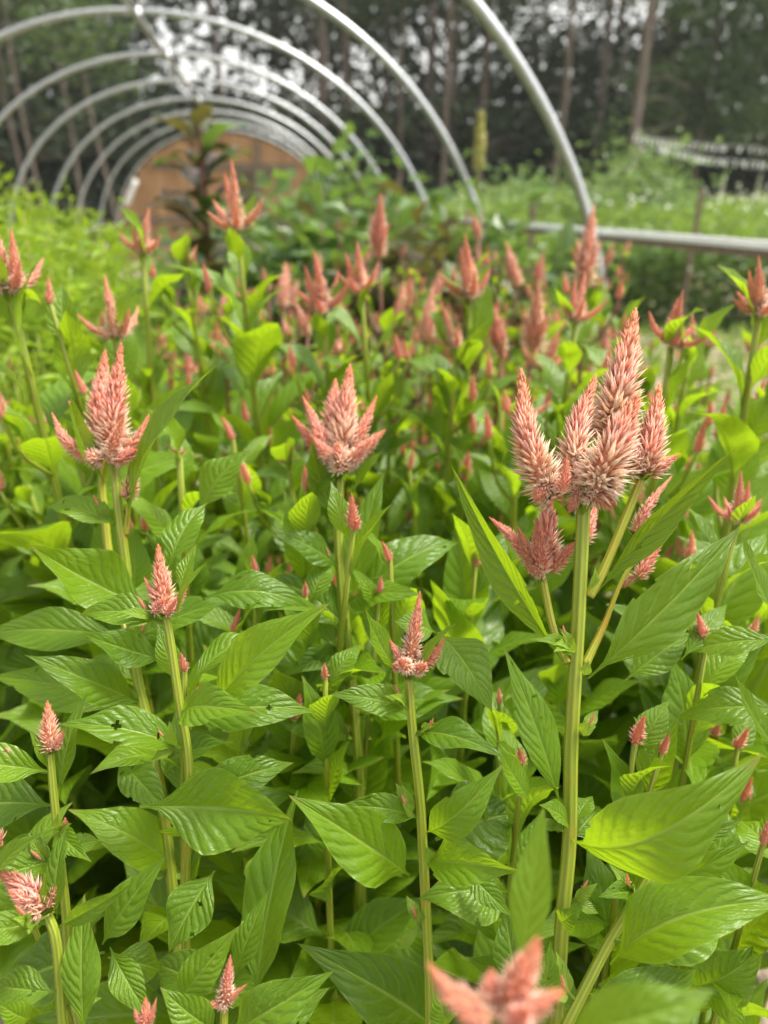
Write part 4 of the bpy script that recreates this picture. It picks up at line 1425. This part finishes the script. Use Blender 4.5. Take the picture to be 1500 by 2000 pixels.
# --- branch plant at the lower right (own stem crossing in front)
b = Hero('leafy celosia stem slanting up to the right at the lower right, without an open flower', PL)
b.stem([(1300, 1655, .47), (1255, 1735, .468), (1190, 1840, .465), (1120, 1975, .46)], .0036, .0050)
b.shoots([(1300, 1655, .47), (1255, 1735, .468), (1190, 1840, .465), (1120, 1975, .46)][1:], 3, 1, 0.06)
b.branch([(1300, 1655, .47), (1330, 1625, .485)], .003, .002)
b.leaf((1170, 1840, .475), (1435, 1728, .50), 190, roll=15, bend=.16, fold=14, tone=.65, quilt=.035)
b.leaf((1192, 1885, .46), (1560, 1760, .42), 180, roll=-18, bend=.25, fold=24, tone=.45, quilt=.04, wave=.06)
b.leaf((1262, 1730, .467), (1466, 1641, .44), 84, roll=25, bend=.12, fold=22, tone=.6)
b.leaf((1325, 1640, .475), (1452, 1598, .465), 42, roll=30, bend=.12, fold=25, tone=.5)
b.leaf((1375, 1735, .51), (1413, 1555, .53), 92, roll=15, bend=.12, fold=12, tone=.65, quilt=.035)
b.leaf((1300, 1665, .472), (1285, 1560, .475), 54, roll=0, bend=.08, fold=16, tone=.85)
b.leaf((1100, 1990, .47), (1360, 1893, .49), 120, roll=10, bend=.25, fold=12, tone=.3)
b.leaf((1345, 1925, .52), (1492, 1842, .50), 130, roll=20, bend=.2, fold=16, tone=.35)

# --- B: the left tall plant, slightly soft
b = Hero('tall celosia with a compact upright pink head and a long upright leaf, left of centre', PL)
b.stem([(222, 890, .585), (232, 1000, .58), (246, 1110, .58), (266, 1310, .575), (300, 1460, .57), (328, 1650, .57), (350, 1860, .58)], .0044, .0056)
b.shoots([(222, 890, .585), (232, 1000, .58), (246, 1110, .58), (266, 1310, .575), (300, 1460, .57), (328, 1650, .57), (350, 1860, .58)][1:], 5, 4, 0.085)
b.branch([(245, 1045, .58), (253, 975, .575)], .003, .0026)
b.branch([(214, 875, .60), (200, 940, .62), (205, 1010, .62), (218, 1110, .615), (262, 1290, .585)], .0036, .0044)
b.head([(215, 895, .58, 236, 676, .575, 86, .8, .3), (192, 850, .60, 205, 688, .605, 74, .5, .35), (170, 890, .58, 102, 808, .575, 48, .7, .6, (128, 860, .57)),
        (180, 880, .575, 136, 786, .57, 46, .5, .6), (232, 890, .58, 290, 812, .58, 50, .5, .5, (268, 860, .58)), (210, 900, .565, 242, 812, .555, 48, .7, .2), (200, 900, .57, 150, 885, .565, 52, .8, .5),
        (225, 900, .565, 265, 880, .56, 50, .8, .4)], foot=(221, 900, .58))
b.head([(250, 976, .575, 268, 892, .575, 48, .15, .05)], foot=(252, 978, .575))
b.leaf((248, 1040, .58), (437, 703, .55), 124, roll=-25, bend=.10, fold=26, tone=.35, quilt=.03)
b.leaf((207, 945, .575), (137, 763, .545), 66, roll=50, bend=-.10, fold=30, tone=.5)
b.leaf((300, 1190, .575), (57, 1062, .52), 175, roll=-8, bend=-.10, fold=32, tone=.5, curl=.05, wave=.05, quilt=.03)
b.leaf((325, 1290, .57), (163, 1238, .53), 105, roll=-5, bend=-.05, fold=26, tone=.25, quilt=.03)
b.leaf((255, 1245, .59), (-30, 1240, .60), 105, roll=-12, bend=.14, fold=15, tone=.45)
b.leaf((272, 1575, .47), (572, 1602, .45), 215, roll=0, bend=-.16, fold=26, tone=.6, wave=.04, quilt=.03, up=.35, cam_=1.2)
b.leaf((420, 1700, .47), (330, 1860, .45), 120, roll=0, bend=.1, fold=16, tone=.4)
b.leaf((230, 1480, .50), (330, 1590, .48), 90, roll=0, bend=.12, fold=18, tone=.45)
b.leaf((270, 1380, .60), (-20, 1322, .58), 120, roll=-5, bend=.12, fold=15, tone=.6)
b.leaf((265, 1330, .60), (172, 1288, .62), 80, roll=0, bend=.12, fold=15, tone=.7)
b.leaf((520, 1640, .58), (540, 1770, .55), 120, roll=0, bend=.1, fold=14, tone=.75)
b.leaf((330, 1650, .59), (590, 1545, .60), 130, roll=5, bend=.2, fold=18, tone=.5)

# --- C: little sharp three-pointed head
c = Hero('young celosia with small three-pointed salmon head on thin curved stalk at the left', PL)
c.stem([(325, 1205, .475), (334, 1260, .475), (350, 1370, .477), (368, 1480, .48), (370, 1590, .485), (362, 1700, .50)], .0032, .0042)
c.shoots([(325, 1205, .475), (334, 1260, .475), (350, 1370, .477), (368, 1480, .48), (370, 1590, .485), (362, 1700, .50)][0:], 4, 3, 0.07)
c.head([(322, 1195, .475, 309, 1068, .475, 66, .5, .3), (335, 1195, .475, 367, 1142, .472, 34, .3, .2), (310, 1185, .475, 282, 1128, .475, 30, .4, .5), (300, 1195, .47, 318, 1172, .465, 36, .7, .5), (325, 1200, .468, 345, 1170, .46, 30, .6, .4)], foot=(325, 1207, .475))
c.leaf((345, 1225, .475), (407, 1095, .465), 46, roll=-35, bend=.1, fold=24, tone=.85)
c.leaf((350, 1160, .49), (384, 1062, .50), 46, roll=-10, bend=.05, fold=20, tone=.85)
c.leaf((330, 1110, .53), (405, 982, .56), 100, roll=-10, bend=.12, fold=14, tone=.7, quilt=.03)
c.leaf((418, 1380, .475), (645, 1178, .45), 140, roll=10, bend=.12, fold=30, tone=.7, quilt=.035)
c.leaf((375, 1330, .49), (520, 1235, .51), 120, roll=-30, bend=.1, fold=16, tone=.5)
c.leaf((360, 1410, .485), (618, 1392, .49), 125, roll=0, bend=.18, fold=18, tone=.55, quilt=.03)
c.leaf((372, 1560, .50), (574, 1490, .52), 100, roll=8, bend=.16, fold=18, tone=.25)
c.leaf((395, 1170, .56), (607, 1190, .57), 105, roll=0, bend=.22, fold=16, tone=.45)
c.leaf((388, 1000, .62), (492, 878, .62), 110, roll=0, bend=.12, fold=16, tone=.65)

# --- D: centre plant
d_ = Hero('celosia with a broad pink head flanked by two dark leaves, exactly at the centre', PL)
d_.stem([(662, 935, .63), (662, 1060, .63), (672, 1200, .63), (688, 1340, .63), (700, 1480, .635), (703, 1600, .645)], .0052, .0066)
d_.shoots([(662, 935, .63), (662, 1060, .63), (672, 1200, .63), (688, 1340, .63), (700, 1480, .635), (703, 1600, .645)][1:], 6, 5, 0.085)
d_.head([(663, 905, .63, 683, 718, .63, 92, .95, .45), (640, 885, .625, 592, 776, .62, 48, .5, .7), (625, 885, .63, 570, 812, .63, 40, .4, .2), (695, 890, .63, 750, 842, .63, 46, .5, .3), (690, 880, .63, 735, 775, .635, 46, .5, .3),
         (650, 850, .64, 655, 745, .645, 70, .5, .4), (650, 905, .615, 606, 850, .605, 46, .7, .5), (675, 910, .615, 722, 862, .605, 50, .8, .5), (665, 915, .612, 660, 870, .605, 64, 1.0, .6)], foot=(662, 935, .63))
d_.leaf((655, 1015, .63), (608, 858, .60), 84, roll=8, bend=-.1, fold=22, tone=.25)
d_.leaf((688, 1180, .63), (752, 920, .64), 84, roll=-10, bend=.1, fold=18, tone=.55, quilt=.03)
d_.leaf((690, 960, .63), (752, 878, .62), 44, roll=-20, bend=.08, fold=18, tone=.4)
d_.leaf((690, 1240, .63), (520, 1130, .66), 120, roll=0, bend=.2, fold=18, tone=.4)
d_.leaf((692, 1180, .63), (900, 1060, .66), 120, roll=0, bend=.2, fold=18, tone=.5)

# --- E: small sharp head at centre
e = Hero('slender celosia with a small sharp three-pointed head, on a thin straight stalk below centre', PL)
e.stem([(798, 1325, .465), (806, 1430, .465), (820, 1560, .468), (828, 1700, .475), (838, 1900, .49)], .0036, .0046)
e.shoots([(798, 1325, .465), (806, 1430, .465), (820, 1560, .468), (828, 1700, .475), (838, 1900, .49)][0:], 5, 4, 0.07)
e.head([(800, 1300, .465, 820, 1160, .462, 58, .9, .25), (788, 1300, .465, 762, 1252, .465, 36, .5, .7), (815, 1300, .465, 868, 1246, .462, 44, .3, .35, (845, 1285, .463)), (795, 1305, .455, 782, 1290, .445, 44, 1.0, .6), (812, 1310, .458, 830, 1300, .45, 44, .8, .4),
        (780, 1305, .46, 770, 1300, .455, 30, .5, 0)], foot=(798, 1328, .465))
e.leaf((782, 1320, .465), (714, 1190, .452), 72, roll=25, bend=-.06, fold=24, tone=.5)
e.leaf((812, 1330, .465), (895, 1215, .455), 44, roll=-40, bend=.1, fold=24, tone=.6)
e.leaf((855, 1235, .50), (962, 1392, .46), 130, roll=0, bend=.14, fold=16, tone=.5, quilt=.03)
e.leaf((850, 1235, .51), (770, 1215, .50), 90, roll=0, bend=.1, fold=16, tone=.55)
e.leaf((832, 1625, .472), (985, 1490, .45), 100, roll=25, bend=.26, fold=18, tone=.4)
e.leaf((995, 1742, .48), (818, 1755, .46), 150, roll=0, bend=.2, fold=12, tone=.6, quilt=.03)
e.leaf((905, 1695, .46), (1000, 1790, .44), 64, roll=15, bend=.15, fold=18, tone=.45)
e.leaf((800, 1710, .48), (562, 1552, .43), 165, roll=-12, bend=.10, fold=24, tone=.6, wave=.06, quilt=.03)
e.leaf((1040, 1570, .47), (973, 1455, .46), 74, roll=20, bend=-.04, fold=20, tone=.75)
e.leaf((870, 2010, .46), (852, 1913, .45), 70, roll=0, bend=.1, fold=15, tone=.6)
e.leaf((850, 1640, .52), (1010, 1590, .54), 190, roll=0, bend=.18, fold=10, tone=.4)
e.leaf((1010, 1930, .46), (985, 1770, .47), 90, roll=-10, bend=.1, fold=16, tone=.4)
e.leaf((1052, 1960, .455), (1075, 1835, .45), 66, roll=10, bend=.1, fold=16, tone=.6)

# --- F: bud on a thin stem at the left
f = Hero('thin-stemmed celosia with a single small pointed pink bud at the far left', PL)
f.stem([(98, 1470, .46), (106, 1560, .46), (116, 1660, .462), (128, 1770, .47), (135, 1880, .49)], .0030, .0040)
f.shoots([(98, 1470, .46), (106, 1560, .46), (116, 1660, .462), (128, 1770, .47), (135, 1880, .49)][0:], 4, 3, 0.06)
f.head([(98, 1468, .46, 93, 1373, .46, 58, .6, .4), (108, 1462, .458, 126, 1425, .456, 28, .4, .6)], foot=(98, 1472, .46))
f.leaf((118, 1560, .462), (172, 1352, .475), 72, roll=-18, bend=.08, fold=20, tone=.5, quilt=.03)
f.leaf((95, 1505, .46), (55, 1420, .455), 24, roll=20, bend=.1, fold=20, tone=.6)
f.leaf((112, 1575, .47), (-40, 1590, .50), 125, roll=0, bend=.2, fold=16, tone=.3, quilt=.03)
f.leaf((125, 1660, .462), (198, 1642, .47), 54, roll=0, bend=.12, fold=18, tone=.45)
f.leaf((125, 1700, .47), (-10, 1660, .48), 100, roll=0, bend=.2, fold=16, tone=.5)

# --- G: bright pink tuft at the bottom left
g_ = Hero('celosia with a bent bright pink tuft and sharp quilted leaves at the lower left corner', PL)
g_.stem([(92, 1785, .43), (108, 1830, .43), (118, 1920, .432), (125, 2010, .435)], .0034, .0044)
g_.shoots([(92, 1785, .43), (108, 1830, .43), (118, 1920, .432), (125, 2010, .435)][0:], 2, 1, 0.05)
g_.head([(88, 1775, .43, -5, 1702, .425, 84, .45, .75, (50, 1735, .43)), (92, 1770, .43, 116, 1722, .43, 44, .25, .2), (75, 1780, .425, 50, 1798, .42, 50, .6, .4), (60, 1765, .425, 20, 1740, .42, 50, .5, .8)], foot=(92, 1788, .43))
g_.leaf((112, 1795, .43), (133, 1606, .44), 62, roll=-12, bend=.1, fold=18, tone=.5, quilt=.035)
g_.leaf((113, 1810, .43), (257, 1727, .41), 52, roll=35, bend=.05, fold=26, tone=.45)
g_.leaf((165, 2020, .425), (165, 1745, .44), 92, roll=0, bend=.06, fold=12, tone=.7, quilt=.04)
g_.leaf((200, 1845, .45), (326, 1671, .45), 96, roll=5, bend=.1, fold=18, tone=.65, quilt=.04)
g_.leaf((-20, 1725, .44), (88, 1624, .42), 64, roll=-10, bend=.08, fold=22, tone=.65)
g_.leaf((115, 1938, .43), (-8, 1925, .44), 92, roll=-5, bend=.2, fold=14, tone=.45, quilt=.035)
g_.leaf((215, 1850, .46), (297, 1992, .44), 76, roll=0, bend=.14, fold=18, tone=.4, quilt=.035)
g_.leaf((205, 1860, .50), (10, 1930, .51), 150, roll=0, bend=.14, fold=14, tone=.2)
g_.leaf((60, 1990, .42), (-10, 1955, .40), 60, roll=0, bend=.14, fold=14, tone=.7)
g_.leaf((210, 1870, .48), (315, 1895, .50), 90, roll=0, bend=.2, fold=14, tone=.35)
g_.leaf((90, 1780, .43), (95, 1690, .425), 20, roll=0, bend=.1, fold=24, tone=.8)

# --- H: cream spike bottom
h = Hero('small cream and salmon celosia spike among quilted leaves at the bottom edge', PL)
h.stem([(438, 1970, .44), (437, 2010, .44), (435, 2040, .442)], .003, .003)
h.head([(438, 1962, .44, 450, 1868, .437, 46, 1.0, .5), (445, 1955, .438, 482, 1922, .435, 24, .2, 0), (430, 1962, .438, 400, 1962, .435, 24, .2, 0)], foot=(438, 1968, .44))
h.leaf((340, 1965, .45), (467, 1808, .45), 92, roll=12, bend=.08, fold=20, tone=.6, quilt=.04)
h.leaf((455, 1915, .46), (525, 1738, .47), 66, roll=0, bend=.08, fold=18, tone=.6, quilt=.04)
h.leaf((498, 1965, .47), (582, 1542, .52), 150, roll=-25, bend=.05, fold=22, tone=.6, wave=.08, quilt=.03)
h.leaf((425, 2015, .44), (312, 1928, .43), 92, roll=-10, bend=.12, fold=18, tone=.5, quilt=.035)
h.leaf((450, 2020, .44), (653, 1896, .43), 120, roll=8, bend=.16, fold=20, tone=.6, quilt=.035)
h.leaf((470, 2050, .45), (645, 1928, .46), 110, roll=0, bend=.12, fold=18, tone=.5)
h.leaf((850, 2010, .60), (580, 1842, .54), 170, roll=0, bend=.18, fold=14, tone=.2)
h.leaf((440, 1940, .50), (300, 1880, .52), 110, roll=0, bend=.2, fold=14, tone=.3)

k = Hero('small red celosia tip cut by the bottom edge of the picture', PL)
k.stem([(286, 2010, .43), (288, 2040, .43)], .003, .003)
k.head([(285, 2005, .43, 284, 1950, .43, 40, .2, .1), (292, 2000, .43, 306, 1948, .43, 22, .1, .1), (278, 2005, .43, 262, 1972, .43, 26, .2, .2)], foot=(285, 2008, .43))

# --- I: blurred head close to the lens
i_ = Hero('strongly blurred coral celosia head closest to the camera at the bottom edge', PL)
i_.stem([(985, 2010, .235), (990, 2100, .24), (1000, 2300, .26)], .003, .0034)
i_.head([(985, 1985, .235, 1050, 1838, .232, 120, .4, .3), (960, 1985, .235, 838, 1885, .232, 92, .5, .55, (890, 1950, .23)), (1000, 1990, .235, 1100, 1935, .232, 84, .4, .3), (950, 1990, .23, 900, 1985, .225, 70, .6, .6), (1000, 2000, .228, 1030, 1975, .22, 80, .6, .5), (960, 1970, .236, 960, 1900, .238, 80, .4, .4)], foot=(985, 2000, .235))
i_.leaf((1015, 1900, .29), (1063, 1570, .30), 95, roll=-12, bend=.03, fold=14, tone=.75)
i_.leaf((1090, 2020, .25), (1400, 1932, .24), 150, roll=10, bend=.18, fold=14, tone=.6)

# --- leaves of plants cut by the right edge
j = Hero('leafy celosia cut by the right edge, its pointed leaves reaching into the picture', PL)
j.stem([(1530, 1200, .47), (1535, 1500, .475), (1530, 1800, .48), (1525, 2000, .49)], .0045, .0060)
j.leaf((1525, 1215, .47), (1448, 1038, .46), 86, roll=20, bend=-.05, fold=20, tone=.5)
j.leaf((1530, 1480, .47), (1434, 1312, .46), 70, roll=15, bend=-.05, fold=20, tone=.55)
j.leaf((1530, 1390, .50), (1320, 1405, .53), 100, roll=0, bend=.2, fold=16, tone=.4, quilt=.03)
j.leaf((1525, 1250, .50), (1335, 1275, .53), 80, roll=0, bend=.1, fold=16, tone=.6)
j.leaf((1330, 1290, .52), (1420, 1180, .55), 60, roll=0, bend=.1, fold=16, tone=.7)
j.leaf((1220, 1330, .54), (1350, 1235, .55), 90, roll=0, bend=.1, fold=14, tone=.6)
j.leaf((1540, 1900, .48), (1480, 1830, .45), 60, roll=0, bend=.1, fold=14, tone=.5)
j.leaf((1530, 1700, .50), (1440, 1600, .55), 110, roll=0, bend=.1, fold=14, tone=.6, quilt=.03)
